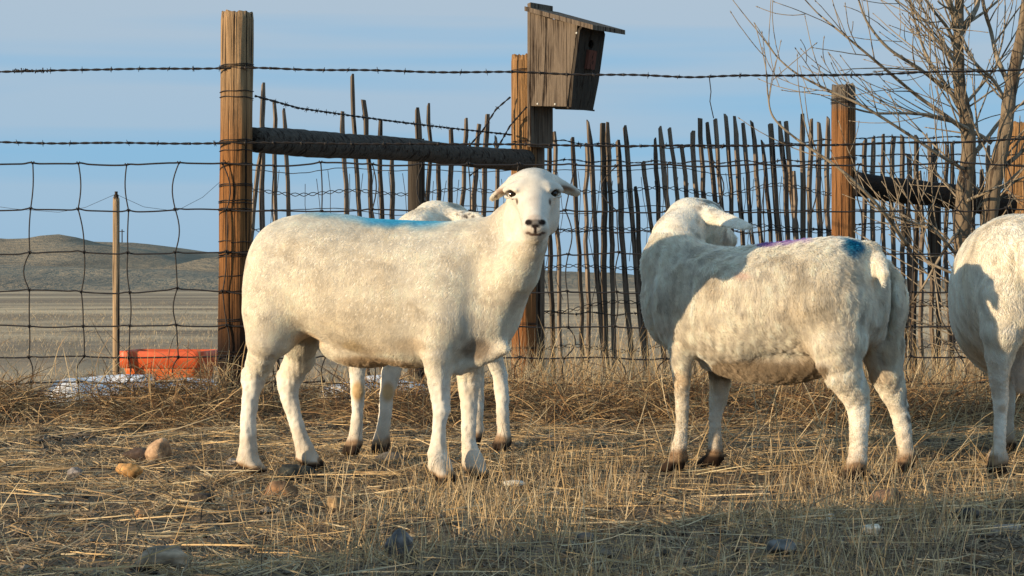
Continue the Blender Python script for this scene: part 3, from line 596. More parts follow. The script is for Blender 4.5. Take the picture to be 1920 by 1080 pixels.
#STAGE2
# ------------------------------------------------------------ wire fence across the picture
FD = 8.9                                             # distance of the wire fence
def cat(u0, u1, v, d, n=60, wob=.004, seed=0, sag=0):
    u = np.linspace(u0, u1, n); vv = np.interp(u, *v) if isinstance(v, tuple) else np.full(n, float(v))
    P = np.stack([(u - 960) * d / FPX, np.full(n, float(d)), CH + (HV - vv) * d / FPX], 1)
    P[:, 2] += sines(P[:, :1], 1.7, seed) * wob - sag * (1 - (2 * np.linspace(0, 1, n) - 1) ** 2); P[:, 1] += sines(P[:, :1], 1.1, seed + 5) * wob
    return P
def barbed(P, mb, r=.0029, pitch=.05, gap=.125, tw=.0030, seed=0):
    rr = np.random.default_rng(seed); P = np.asarray(P); seg = np.linalg.norm(np.diff(P, axis=0), axis=1); s = np.concatenate([[0], np.cumsum(seg)])
    n = int(s[-1] / .012) + 2; t = np.linspace(0, s[-1], n); Q = np.stack([np.interp(t, s, P[:, i]) for i in range(3)], 1)
    T = np.gradient(Q, axis=0); T /= np.linalg.norm(T, axis=1)[:, None]; A = np.cross(T, [0, 1., 0]); A /= np.linalg.norm(A, axis=1)[:, None] + 1e-9; B = np.cross(T, A)
    for ph in (0, np.pi):
        a = t / pitch * 2 * np.pi * .5 + ph; mb.tube(Q + tw * (np.cos(a)[:, None] * A + np.sin(a)[:, None] * B), r, 4, cap=False)
    x = rr.uniform(.02, gap)
    while x < s[-1]:
        c = np.array([np.interp(x, s, P[:, i]) for i in range(3)]); i = min(int(x / s[-1] * (n - 1)), n - 1)
        for k in range(2):
            a = rr.uniform(0, np.pi); d_ = np.cos(a) * A[i] + np.sin(a) * B[i] + T[i] * rr.uniform(-.5, .5); d_ /= np.linalg.norm(d_)
            mb.tube([c - d_ * .016, c, c + d_ * .016], [.0008, .0022, .0008], 4)
        mb.tube([c - T[i] * .006, c + T[i] * .006], .0058, 6)
        x += gap * rr.uniform(.85, 1.15)
def post_mb(c, r, z0, z1, seed, lean=(0, 0), cut=.0, sides=72, rings=56):
    """a weathered round post: checks and grooves run down its length"""
    mb = MB(); a = np.arange(sides) / sides * 2 * np.pi; z = np.linspace(z0, z1, rings)
    A, Z = np.meshgrid(a, z); ca, sa = np.cos(A), np.sin(A)
    Pn = np.stack([(ca * 1.0).ravel(), (sa * 1.0).ravel(), (Z * .25).ravel()], 1)
    g1 = sines(Pn, 2.2, seed).reshape(A.shape); g2 = sines(Pn, 5.5, seed + 1).reshape(A.shape); g3 = sines(Pn * [1, 1, 2.2], 1.0, seed + 2).reshape(A.shape)
    rad = r * (1 + .022 * g3 + .016 * g2) - r * .07 * np.clip(g1 - 1.15, 0, .6)
    rad *= 1.02 - .03 * (Z - z0) / (z1 - z0)
    rad[-1] *= .96
    X = c[0] + rad * ca + lean[0] * (Z - z0); Y = c[1] + rad * sa + lean[1] * (Z - z0)
    Zt = Z.copy(); Zt[-1] += .006 * sines(Pn[-sides:], 3, seed + 3) + cut * ca[-1]
    i = np.arange(rings - 1)[:, None] * sides; j = np.arange(sides)[None]; k = (j + 1) % sides
    mb.add(np.stack([X, Y, Zt], -1).reshape(-1, 3), np.stack([i + j, i + k, i + sides + k, i + sides + j], -1).reshape(-1, 4))
    top = np.stack([X[-1], Y[-1], Zt[-1]], 1); inn = top.mean(0) + (top - top.mean(0)) * .5; inn[:, 2] -= .004
    b0 = (rings - 1) * sides; n0 = mb.n; mb.add(np.vstack([inn, [top.mean(0)]]), np.zeros((0, 4), int))
    jj = np.arange(sides); kk = (jj + 1) % sides
    mb.f4.append(np.stack([b0 + jj, b0 + kk, n0 + kk, n0 + jj], 1)); mb.f3.append(np.stack([n0 + jj, n0 + kk, np.full(sides, n0 + sides)], 1))
    return mb
wf = empty('wire_fence', (0, FD, 0))
tag(wf, 'rusty woven wire fence with barbed top strands, running behind the sheep from edge to edge', 'fence')
P1 = (W(443, 0, 8.97)[0], 8.97)
pz = W(0, 24, 8.97)[2]
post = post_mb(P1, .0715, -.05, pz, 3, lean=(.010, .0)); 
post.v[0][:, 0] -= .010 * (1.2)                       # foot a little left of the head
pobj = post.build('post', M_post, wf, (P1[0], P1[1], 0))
for u in ((1720, 9.1, 0),): pass
m = MB(); barbed(cat(-260, 2150, ([-260, 0, 240, 440, 700, 960, 1300, 1600, 1920, 2150], [136, 134, 130, 127, 133, 136, 144, 140, 131, 127]), FD, 160, .002, 1), m, seed=1); m.build('barbed_wire', M_wire, wf, (0, FD, CH))
m = MB(); barbed(cat(-260, 2150, ([-260, 0, 200, 440, 800, 960, 1200, 1560, 1920, 2150], [267, 267, 269, 268, 270, 271, 274, 272, 262, 258]), FD, 160, .002, 2), m, seed=2); m.build('barbed_wire', M_wire, wf, (0, FD, CH))
m = MB()                                              # wire tail hanging from the top strand, splice at the left
m.tube([W(1330, 146, FD), W(1333, 172, FD), W(1331, 190, FD), W(1338, 222, FD)], .0022, 4); m.build('hanging_wire', M_wire, wf, W(1332, 146, FD)); m = MB()
for k in range(26):
    c = W(24 + k * 2.7, 133 + random.uniform(-1.5, 1.5), FD); d_ = rng.normal(size=3); d_ /= np.linalg.norm(d_); m.tube([c - d_ * .011, c + d_ * .011], [.003, .0012], 4)
m.build('wire_splice', M_wire, wf, (0, FD, CH))
m = MB(); hv = [308, 395, 475, 547, 612, 670, 718, 757]
us = np.arange(-313, 2200, 91.5)
def hz_wire(v, s):
    n = 1300; u = np.linspace(-300, 2160, n); P = cat(-300, 2160, ([-300, 440, 1000, 1500, 2160], [v, v, v + 2, v + 3, v - 2]), FD - .012, n, .004, 20 + s)
    P[:, 2] += .0035 * np.exp(-((((u - 10) % 91.5) - 45.7) / 12) ** 2) * (1 + .8 * np.sin(u * .13 + s)); return P
HP = [hz_wire(v, i) for i, v in enumerate(hv)]
for i, P in enumerate(HP): m.tube(P, .0037 if i else .0042, 5, cap=False)
UU = np.linspace(-300, 2160, 1300)
for j, u0 in enumerate(us):
    du = rng.normal(0, 4.0, len(hv)); pts = []
    for i in range(len(hv)):
        uu = u0 + du[i] + 6; k = int(np.clip((uu + 300) / 2460 * 1299, 0, 1299)); pts.append(HP[i][k] + [0, -.003, 0])
    for i in range(len(hv) - 1):
        a, b = pts[i], pts[i + 1]; t = np.linspace(0, 1, 9)[:, None]; bend = rng.normal(0, .014) * (1.8 if i == 0 else 1)
        q = a + (b - a) * t; q[:, 0] += (np.sin(t[:, 0] * np.pi) * bend); m.tube(q, .0031, 5, cap=False)
    for i, p in enumerate(pts):
        th = np.linspace(0, 2 * np.pi * 1.6, 14); q = np.stack([p[0] + (th / th[-1] - .5) * .018, p[1] + .006 * np.cos(th), p[2] + .006 * np.sin(th)], 1); m.tube(q, .0026, 4)
m.build('woven_wire', M_wire, wf, (0, FD, CH))
for k, v in enumerate([128, 174, 186, 268, 284, 309, 350, 378, 382, 396, 455, 475, 482, 520, 548, 604, 660, 672, 678]):
    z = CH + (HV - v) * 8.97 / FPX; tm = MB(); rr_ = .0745 + random.uniform(0, .002); tl = random.uniform(-.05, .05); a0 = random.uniform(0, 6)
    a = np.linspace(0, 2 * np.pi * (1.0 if k % 3 else 1.9), 60) + a0
    xo = .010 * (z - 0) - .012
    q = np.stack([P1[0] + xo + rr_ * np.cos(a), P1[1] + rr_ * np.sin(a), z + tl * .075 * np.cos(a) + (a - a0) * .0012 + .0015 * np.sin(a * 5)], 1)
    tm.tube(q, .0021, 5)
    if k % 2: e = q[-1]; n_ = np.array([math.cos(a[-1]), math.sin(a[-1]), .3]); tm.tube([e, e + n_ * .012 + [0, 0, .006], e + n_ * .020 + [0, 0, -.004]], .0019, 4)
    tm.build('tie_wire', M_wire, pobj, (P1[0], P1[1], z))
# two line posts carry the wire beyond the frame edges
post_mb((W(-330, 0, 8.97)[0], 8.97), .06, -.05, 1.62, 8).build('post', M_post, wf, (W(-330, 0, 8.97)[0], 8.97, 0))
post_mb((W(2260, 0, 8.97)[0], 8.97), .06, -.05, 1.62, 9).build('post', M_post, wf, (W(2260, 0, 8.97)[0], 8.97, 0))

# ------------------------------------------------------------ braced post fence behind it
cf = empty('post_and_rail_fence', (0, 11.4, 0))
tag(cf, 'braced wooden post fence with round rails behind the wire, holding the birdhouse post', 'fence')
def rpost(u, d, vtop, r, seed, lean=(0, 0), mt=M_post2, u_foot=None):
    c = (W(u if u_foot is None else u_foot, 0, d)[0], d); return post_mb(c, r, -.05, W(0, vtop, d)[2], seed, lean).build('post', mt, cf, (c[0], c[1], 0))
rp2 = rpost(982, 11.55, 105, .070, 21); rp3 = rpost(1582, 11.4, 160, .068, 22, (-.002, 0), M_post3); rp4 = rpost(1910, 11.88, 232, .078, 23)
def rail(a, b, r, seed, mt=M_rail):
    mb = MB(); n = 60; t = np.linspace(0, 1, n)[:, None]; P = np.array(a) + (np.array(b) - np.array(a)) * t; P[:, 2] += .006 * sines(P[:, :1], .9, seed)
    rad = r * (1 + .05 * sines(P[:, :1], 1.5, seed + 1)); mb.tube(P, rad, 40)
    V = mb.v[0]; mb.v[0] = V + (sines(V * [.3, 1, 1], 9, seed)[:, None]) * .0022 * np.array([0, .7, .7]); return mb
ra, rb_ = W(472, 262, 9.02), W(985, 300, 11.5)
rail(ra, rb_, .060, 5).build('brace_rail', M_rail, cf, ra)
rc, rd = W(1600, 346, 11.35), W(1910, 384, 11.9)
rail(rc, rd, .072, 6).build('brace_rail', M_rail_shade, cf, rc)
# square stub of the old post standing behind the first rail
m = MB(); a_, b_ = W(783, 255, 11.25), W(778, 700, 11.25)
q = post_mb((W(781, 0, 11.3)[0], 11.3), .048, -.05, W(0, 262, 11.3)[2], 31); q.build('short_post', M_greyd, cf, (W(781, 0, 11.3)[0], 11.3, 0))
q = post_mb((W(1008, 0, 11.62)[0], 11.62), .040, -.05, W(0, 268, 11.62)[2], 32); q.build('short_post', M_grey, cf, (W(1008, 0, 11.62)[0], 11.62, 0))
q = post_mb((W(1752, 0, 11.0)[0], 11.0), .036, W(0, 520, 11)[2], W(0, 385, 11.0)[2], 33); q.build('hanging_stub', M_greyd, cf, (W(1752, 0, 11)[0], 11.0, 0))
m = MB(); barbed(np.array([W(478, 180, 9.02), W(560, 203, 9.4), W(650, 216, 9.9), W(740, 228, 10.3), W(840, 240, 10.9), W(960, 253, 11.48)]), m, seed=5, gap=.10); m.build('barbed_wire', M_wire, cf, W(700, 220, 10))
m = MB(); barbed(np.array([W(870, 285, 11.3), W(905, 245, 11.4), W(930, 205, 11.45), W(957, 182, 11.47)]), m, seed=6, gap=.10); barbed(np.array([W(880, 330, 11.3), W(920, 300, 11.38), W(957, 235, 11.45), W(988, 200, 11.46)]), m, seed=7); m.build('barbed_wire', M_wire, cf, W(920, 240, 11.4))
for k, (v0, v1, v2) in enumerate([(300, 304, 291), (262, 276, 258), (430, 436, 420), (585, 590, 575)]):
    m = MB(); u = np.linspace(1008, 1570, 24); P = np.array([W(x, v0 + (v1 - v0) * math.sin(i / 23 * math.pi) + 3 * math.sin(i * 1.9 + k), 11.75) for i, x in enumerate(u)]); barbed(P, m, seed=20 + k, r=.0022)
    u = np.linspace(1600, 2150, 24); P = np.array([W(x, v2 + 2 * math.sin(i * 1.3 + k) , 11.4) for i, x in enumerate(u)]); barbed(P, m, seed=30 + k, r=.0022); m.build('barbed_wire', M_wire, cf, W(1300, v0, 11.6))
for po, u, d, vs, r in ((rp3, 1582, 11.4, (190, 196, 300, 455), .0745), (rp2, 982, 11.55, (136, 270, 610, 655), .072)):
    for v in vs:
        z = W(0, v, d)[2]; cx = W(u, 0, d)[0]; a = np.linspace(0, 4 * np.pi, 60); tm = MB(); tm.tube(np.stack([cx + r * np.cos(a), d + r * np.sin(a), z + a * .0012 + .002 * np.sin(a * 3)], 1), .0021, 4); tm.build('tie_wire', M_wire, po, (cx, d, z))

# ------------------------------------------------------------ picket fence of wired laths
pf = empty('picket_fence', (.6, 12.0, 0))
tag(pf, 'leaning dark lath picket fence laced with wire, standing behind the sheep', 'fence')
A4 = lambda x, y: (1000 + x / 2.16, 200 + y / 2.16)
pk = [(A4(88, 100), A4(108, 1000)), (A4(60, 160), A4(80, 1000)), (A4(160, 123), A4(200, 960)), (A4(222, 63), A4(285, 1050)), (A4(217, 153), A4(218, 980)), (A4(275, 66), A4(296, 990)), (A4(300, 64), A4(330, 990)),
      (A4(338, 134), A4(394, 1000)), (A4(366, 75), A4(450, 1000)), (A4(413, 322), A4(458, 1040)), (A4(447, 220), A4(520, 900)), (A4(485, 125), A4(550, 900)), (A4(508, 78), A4(600, 900)), (A4(551, 84), A4(640, 900)), (A4(598, 152), A4(668, 900)),
      (A4(643, 97), A4(710, 900)), (A4(668, 48), A4(740, 900)), (A4(702, 62), A4(790, 900)), (A4(737, 48), A4(800, 900)), (A4(777, 40), A4(835, 900)), (A4(812, 38), A4(880, 900)), (A4(850, 65), A4(915, 900)), (A4(882, 65), A4(960, 900)),
      (A4(929, 146), A4(990, 900)), (A4(962, 68), A4(1015, 900)), (A4(980, 338), A4(1005, 900)), (A4(996, 58), A4(1055, 900)), (A4(1024, 58), A4(1090, 900)), (A4(1052, 260), A4(1088, 900)), (A4(1090, 28), A4(1092, 900)), (A4(1126, 48), A4(1112, 900)), (A4(1154, 68), A4(1168, 900)), (A4(1194, 50), A4(1196, 900))]
B4 = lambda x, y: (400 + x / 2.571, y / 2.571)
pk += [(B4(231, 398), B4(246, 1500)), (B4(291, 483), B4(306, 1560)), (B4(347, 522), B4(360, 1500)), (B4(222, 735), B4(170, 1400)), (B4(625, 538), B4(668, 1600)), (B4(668, 356), B4(735, 1600)), (B4(727, 483), B4(800, 1600)), (B4(806, 580), B4(828, 1600)),
       (B4(861, 740), B4(872, 1600)), (B4(985, 518), B4(990, 1600)), (B4(1037, 497), B4(1028, 1600)), (B4(1085, 700), B4(1085, 1600)), (B4(1148, 620), B4(1125, 1600)), (B4(1219, 568), B4(1170, 1600)), (B4(1272, 600), B4(1245, 1600)), (B4(1324, 550), B4(1290, 1600)), (B4(1361, 664), B4(1362, 1600))]
C4 = lambda x, y: (1400 + x / 2.571, y / 2.571)
for x, y in ((565, 670), (612, 655), (660, 645), (704, 660), (748, 660), (780, 745), (821, 665), (836, 822), (882, 685), (912, 680), (955, 700), (1000, 690), (1048, 705), (1095, 700), (1130, 815), (1168, 700), (1210, 690), (1250, 700), (1296, 690), (1340, 700), (1386, 690), (1430, 700), (1475, 690)):
    x2 = x + rng.uniform(-18, 22); pk.append((C4(x, y), C4(x2, 1720)))
for uu in (20.,): pass
for k, ((u0, v0), (u1, v1)) in enumerate(pk):
    d = 12.0 + rng.normal(0, .015) + (.12 if k % 2 else 0) * .2
    a = W(u0, v0, d); b = W(u1, v1, d); t_ = (a[2] + .03) / (a[2] - b[2]); foot_ = a + (b - a) * t_
    n = 16; t = np.linspace(0, 1, n)[:, None]; P = foot_ + (a - foot_) * t; P[:, 0] += .006 * sines(P[:, 2:3] + k * 3.1, .7, k); P[:, 0] += .003 * sines(P[:, 2:3] + k * 3.1, 2.5, k)
    wd = rng.uniform(.021, .034) * (1.25 if k in (42,) else 1); th = rng.uniform(.012, .019); ya = R(rng.uniform(28, 52))
    ex = np.array([math.cos(ya), math.sin(ya), 0]); ey = np.array([math.sin(ya), -math.cos(ya), 0])       # wide face looks to the right front
    sec = [(-.5, -.5), (.5, -.5), (.5, .5), (-.5, .5)]; wv = wd * (1 + .08 * sines(P[:, 2:3], 1.2, k + 50))
    wv[-1] *= rng.uniform(.35, 1.0); V = np.stack([P + ex * (sx_ * wv)[:, None] + ey * sy_ * th for sx_, sy_ in sec], 1)
    V[-1, :2, 2] += rng.uniform(-.02, .02); V = V.reshape(-1, 3)
    i = np.arange(n - 1)[:, None] * 4; j = np.arange(4)[None]; kk = (j + 1) % 4; mb = MB(); mb.add(V, np.stack([i + j, i + kk, i + 4 + kk, i + 4 + j], -1).reshape(-1, 4)); mb.f4.append(np.array([[n * 4 - 4, n * 4 - 3, n * 4 - 2, n * 4 - 1]]))
    mb.build('picket', M_pick, pf, foot_, smooth=False)
for k, (va, vb) in enumerate([(320, 318), (362, 352), (395, 393), (432, 428), (505, 498), (585, 560), (660, 640)]):
    m = MB(); u = np.linspace(470, 2100, 330); r1 = sines(u[:, None], 1 / 260., k + 60); 
    for s_ in (-1, 1):
        if k in (0, 2) and s_ > 0: continue
        P = np.stack([(u - 960) * 11.95 / FPX, 11.95 + s_ * .022 * np.cos(u * .19), CH + (HV - (va + (vb - va) * (u - 470) / 1630 + 5 * r1 + s_ * 3.2 * np.sin(u * .19 / 1.0) * (k not in (0, 2)))) * 11.95 / FPX], 1)
        m.tube(P, .0024, 4, cap=False)
    m.build('lacing_wire', M_wire, pf, W(1200, va, 11.95))
m = MB()                                              # loose stays hanging in the lacing
for k in range(62):
    u = 478 + k * 24 + rng.uniform(-9, 9); v = rng.uniform(318, 345); P = [W(u + 6 * math.sin(q * 1.3 + k) * .8 + q * rng.uniform(-1, 1.5), v + q * 40, 11.88) for q in range(rng.integers(3, 9))]
    if len(P) > 1: m.tube(np.array(P), .0018, 4)
m.build('loose_wire', M_wire, pf, W(1200, 400, 11.9))

# ------------------------------------------------------------ birdhouse
BD = 11.42; al = R(40); nf = np.array([math.cos(al), -math.sin(al), 0]); wf_ = np.array([math.sin(al), math.cos(al), 0]); B0 = W(995, HV, BD); B0[2] = 0
def bp(a, b, z): return B0 + nf * a + wf_ * b + np.array([0, 0, z])
Zp = lambda v, d=BD: CH + (HV - v) * d / FPX
bh = empty('birdhouse', tuple(bp(.1, .1, Zp(200))))
tag(bh, 'weathered grey plank birdhouse with a sloping roof, nailed high on a post', 'birdhouse')
def slab(poly_, b0, b1, name, mt, parent, seed=0, sub=1):
    """polygon in (a, z) extruded across the width b0..b1, edges slightly worn"""
    mb = MB(); n = len(poly_); V = [bp(a, b0, z) for a, z in poly_] + [bp(a, b1, z) for a, z in poly_]
    mb.add(V, np.array([[i, (i + 1) % n, n + (i + 1) % n, n + i] for i in range(n)]))
    if n == 4: mb.f4.append(np.array([[3, 2, 1, 0], [4, 5, 6, 7]]))
    o = mb.build(name, mt, parent, V[0], smooth=False)
    bv = o.modifiers.new('bevel', 'BEVEL'); bv.width = .003; bv.segments = 2; return o
slab([(-.026, Zp(275)), (0, Zp(275)), (0, Zp(4)), (-.026, Zp(6))], 0, .205, 'back_board', M_grey, bh)
sd_ = .030
# near side is two planks with an open seam
slab([(.002, Zp(199)), (.088, Zp(201)), (.118, Zp(36)), (.002, Zp(24))], .0, .018, 'side_panel', M_grey, bh)
slab([(.091, Zp(201)), (.262, Zp(205)), (.340, Zp(56)), (.121, Zp(37))], .001, .019, 'side_panel', M_grey, bh)
slab([(.002, Zp(200)), (.262, Zp(207)), (.340, Zp(58)), (.002, Zp(24))], .216, .234, 'side_panel', M_grey, bh)
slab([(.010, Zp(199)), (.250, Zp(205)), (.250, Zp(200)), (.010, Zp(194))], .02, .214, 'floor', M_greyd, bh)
# front panel with a round entrance hole
fa0, fz0, fa1, fz1 = .264, Zp(208), .345, Zp(57)
def fp(s_, b, off): t = np.array([fa1 - fa0, fz1 - fz0]); a = fa0 + t[0] * s_; z = fz0 + t[1] * s_; return bp(a + off * .975, b, z - off * .17)
mb = MB(); hc_, hb, hr_ = .80, .118, .024; nh = 24; Lf = math.hypot(fa1 - fa0, fz1 - fz0)
ring = [(hc_ + hr_ / Lf * math.sin(x), hb + hr_ * math.cos(x)) for x in np.linspace(0, 2 * np.pi, nh, endpoint=False)]
def sqp(x):
    c_, s_ = math.cos(x), math.sin(x); b_h = .117; k = 9.0
    if abs(c_) > 1e-6: k = min(k, (b_h if c_ > 0 else b_h) / abs(c_))
    up = (1 - hc_) * Lf; dn = hc_ * Lf
    if abs(s_) > 1e-6: k = min(k, (up if s_ > 0 else dn) / abs(s_))
    return (hc_ + k * s_ / Lf, hb + k * c_)
outr = [sqp(x) for x in np.linspace(0, 2 * np.pi, nh, endpoint=False)]
for off in (0, .018):
    mb.add([fp(s_, b, off) for s_, b in ring] + [fp(s_, b, off) for s_, b in outr], [[i, (i + 1) % nh, nh + (i + 1) % nh, nh + i] if off else [i, nh + i, nh + (i + 1) % nh, (i + 1) % nh] for i in range(nh)])
mb.f4.append(np.array([[i, (i + 1) % nh, 2 * nh + (i + 1) % nh, 2 * nh + i] for i in range(nh)])); mb.f4.append(np.array([[nh + i, 3 * nh + i, 3 * nh + (i + 1) % nh, nh + (i + 1) % nh] for i in range(nh)]))
mb.add([fp(s_, b, of) for of in (.0, .0182) for s_, b in ((0, 0), (0, .234), (.02, .234), (.02, 0))], [[0, 1, 2, 3], [7, 6, 5, 4], [0, 4, 5, 1], [1, 5, 6, 2], [3, 2, 6, 7], [0, 3, 7, 4]])
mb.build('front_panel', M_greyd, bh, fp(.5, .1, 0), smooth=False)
mb = MB(); V = [fp(s_, b, of) for of in (.019, .040) for s_, b in ((.50, .085), (.50, .155), (.73, .155), (.73, .085))]
mb.add(V, [[0, 3, 2, 1], [4, 5, 6, 7], [0, 1, 5, 4], [1, 2, 6, 5], [2, 3, 7, 6], [3, 0, 4, 7]]); mb.build('entrance_block', wood('red_block', (.20, .075, .05), (.10, .04, .03), (45, 45, 3)), bh, fp(.6, .12, .02), smooth=False)
# roof board, its near edge pale and split
def rf(a, b, dz): return bp(a, b, Zp(21) - (a + .02) * .30 + dz)
mb = MB(); na = 14; aa = np.linspace(-.02, .47, na); V = []
for a in aa:
    j_ = .004 * math.sin(a * 60); V += [rf(a, -.028 + j_, 0), rf(a, .275, 0), rf(a, .275, .026), rf(a, -.028 + j_, .026)]
i = np.arange(na - 1)[:, None] * 4; j = np.arange(4)[None]; mb.add(V, np.stack([i + j, i + 4 + j, i + 4 + (j + 1) % 4, i + (j + 1) % 4], -1).reshape(-1, 4)); mb.f4.append(np.array([[0, 1, 2, 3], [na * 4 - 1, na * 4 - 2, na * 4 - 3, na * 4 - 4]]))
mb.build('roof', M_grey, bh, rf(.2, .1, 0), smooth=False)
for u, v, b in ((1079, 71, 0), (1008, 196, 0), (1040, 199, 0)):
    a = (u - 995) / (FPX / BD * math.cos(al)); mb = MB(); c = bp(a, -.002, Zp(v)); mb.tube([c + wf_ * .004, c, c - wf_ * .003], [.0065, .0065, .004], 10); mb.build('nail_head', M_white, bh, c)

# ------------------------------------------------------------ stake, tub, snow, utility pole
SD = 10.8; sp = W(218, 0, SD)[0]
st_ = empty('wooden_stake', (sp, SD, 0)); tag(st_, 'thin pale wooden stake standing beside the orange tub, with wire on its tip', 'stake')
post_mb((sp, SD), .0185, -.03, Zp(372, SD), 41, sides=32).build('pole', M_stake, st_, (sp, SD, 0))
m = MB(); m.tube([(sp, SD, Zp(374, SD)), (sp, SD, Zp(366, SD)), (sp, SD, Zp(364, SD)), (sp, SD, Zp(359, SD))], [.011, .014, .008, .009], 12); m.build('insulator', M_greyd, st_, (sp, SD, Zp(366, SD)))
m = MB(); m.tube([W(-120, 372, SD + .4), W(30, 392, SD + .2), W(110, 398, SD + .1), W(160, 389, SD), W(217, 364, SD), W(270, 388, SD), W(330, 396, SD + .2), W(380, 370, SD + .2), W(425, 330, SD + .3)], .0011, 4); m.build('electric_wire', M_wire, st_, (sp, SD, Zp(366, SD)))
TD = 11.0; tcx = W(318, 0, TD)[0]; tub = empty('feed_tub', (tcx, TD, 0)); tag(tub, 'orange plastic feed tub with a wide rim, behind the wire fence by the tall post', 'tub')
def rr_loop(z, wx, wy, rc_, n=10):
    pts = []
    for cx, cy, a0 in ((wx - rc_, wy - rc_, 0), (-wx + rc_, wy - rc_, 90), (-wx + rc_, -wy + rc_, 180), (wx - rc_, -wy + rc_, 270)):
        for k in range(n): a = R(a0 + 90 * k / (n - 1)); pts.append((cx + rc_ * math.cos(a), cy + rc_ * math.sin(a), z))
    P = np.array(pts); y = R(-9); return np.stack([tcx + P[:, 0] * math.cos(y) - P[:, 1] * math.sin(y), TD + P[:, 0] * math.sin(y) + P[:, 1] * math.cos(y), P[:, 2]], 1)
def loops(prof, name, mt, par, close=True):
    mb = MB(); n = 40; V = np.concatenate([rr_loop(z, wx, wy, rc_) for z, wx, wy, rc_ in prof]); i = np.arange(len(prof) - 1)[:, None] * n; j = np.arange(n)[None]; k = (j + 1) % n
    mb.add(V, np.stack([i + j, i + k, i + n + k, i + n + j], -1).reshape(-1, 4)); return mb.build(name, mt, par, (tcx, TD, 0))
def plastic(name, c):
    m, N, L, b = mat(name, .45, .4); n = noise(N, L, (1, 1, 3), 7, 5, .6); L.new(nmix(N, L, n, c, tuple(x * .72 for x in c)), b.inputs['Base Color']); b.inputs['Subsurface Weight'].default_value = .0; return m
M_tub = plastic('tub_orange', (.74, .15, .022)); M_rim = plastic('tub_rim_red', (.72, .12, .035))
loops([(0, .195, .14, .05), (.10, .215, .155, .05), (.148, .228, .165, .05), (.148, .220, .157, .05), (.02, .19, .132, .05), (.015, .0, .0, .0)], 'tub_body', M_tub, tub)
loops([(.120, .229, .166, .05), (.120, .238, .175, .05), (.205, .244, .181, .05), (.212, .240, .177, .05), (.212, .232, .169, .05), (.150, .226, .163, .05)], 'rim', M_rim, tub)
M_snow, N_, L_, b_ = mat('old_snow', .6, .3); n_ = noise(N_, L_, sc=14, det=6); L_.new(nmix(N_, L_, n_, (.88, .89, .92), (.70, .69, .67)), b_.inputs['Base Color']); bump(N_, L_, b_, n_, .25, .006)
def snow(u0, u1, d0, d1, h, seed, label):
    x0 = W(u0, 0, d0)[0]; x1 = W(u1, 0, d0)[0]; nx_, ny_ = 90, 40; X, Y = np.meshgrid(np.linspace(x0, x1, nx_), np.linspace(d0, d1, ny_)); c = ((x0 + x1) / 2, (d0 + d1) / 2)
    q = 1 - ((X - c[0]) / ((x1 - x0) / 2)) ** 2 - ((Y - c[1]) / ((d1 - d0) / 2)) ** 2; P = np.stack([X.ravel(), Y.ravel()], 1)
    Z = h * (np.clip(q + .35 * sines(P, 2.6, seed).reshape(X.shape), -.3, 1) ** 1.0) * .9 + .004 * sines(P, 5, seed + 1).reshape(X.shape) + .01
    Z = np.where(q < .05, -.04, Z); i2 = np.arange(X.size).reshape(X.shape); mb = MB(); mb.add(np.stack([X, Y, Z], -1).reshape(-1, 3), np.stack([i2[:-1, :-1], i2[:-1, 1:], i2[1:, 1:], i2[1:, :-1]], -1).reshape(-1, 4))
    tag(mb.build('snow_patch', M_snow, None, (c[0], c[1], 0)), label, 'snow', 'patches of old snow')
snow(20, 270, 9.25, 10.5, .115, 3, 'larger patch of old snow behind the wire fence at the left of the stake')
snow(215, 420, 9.5, 10.4, .10, 13, 'patch of old snow in front of the orange tub')
snow(570, 810, 9.6, 10.8, .085, 23, 'patch of old snow seen between the legs under the front sheep')
up = empty('utility_pole', tuple(W(229, 460, 1250.))); tag(up, 'tiny utility pole on the crest of the far hill, beside the stake', 'utility pole')
m = MB(); a = W(229, 462, 1250.); m.tube([a, W(229, 430, 1250.)], .35, 8); m.build('pole', M_greyd, up, a)
m = MB(); m.tube([W(224.5, 434, 1250.), W(233.5, 434, 1250.)], .25, 6); m.build('crossarm', M_greyd, up, W(229, 434, 1250.))

# unseen plank panel, added out of frame left to shade the near ground
LH = np.array([-sdir.x, -sdir.y]); LH /= np.linalg.norm(LH); e0 = np.array([.05, 4.60]) - LH * 7.2; perp = np.array([LH[1], -LH[0]])
shp = empty('shade_panel', (e0[0], e0[1], 0)); tag(shp, 'unseen plank panel added left of the camera to shade the near ground', 'fence')
for k in range(14):
    c = e0 + perp * (.11 + k * .205); hgt = 2.35 + rng.uniform(-.04, .04); mb = MB(); an = math.atan2(perp[1], perp[0]); Mz = [[math.cos(an), -math.sin(an), 0], [math.sin(an), math.cos(an), 0], [0, 0, 1]]
    mb.box((c[0], c[1], hgt / 2 - .02), .19, .025, hgt, Mz); mb.build('plank', M_grey, shp, (c[0], c[1], 0), smooth=False)
for z in (.5, 1.9):
    c = e0 + perp * 1.45 + LH * .04; mb = MB(); mb.box((c[0], c[1], z), 2.9, .04, .09, Mz); mb.build('rail', M_grey, shp, (c[0], c[1], z), smooth=False)

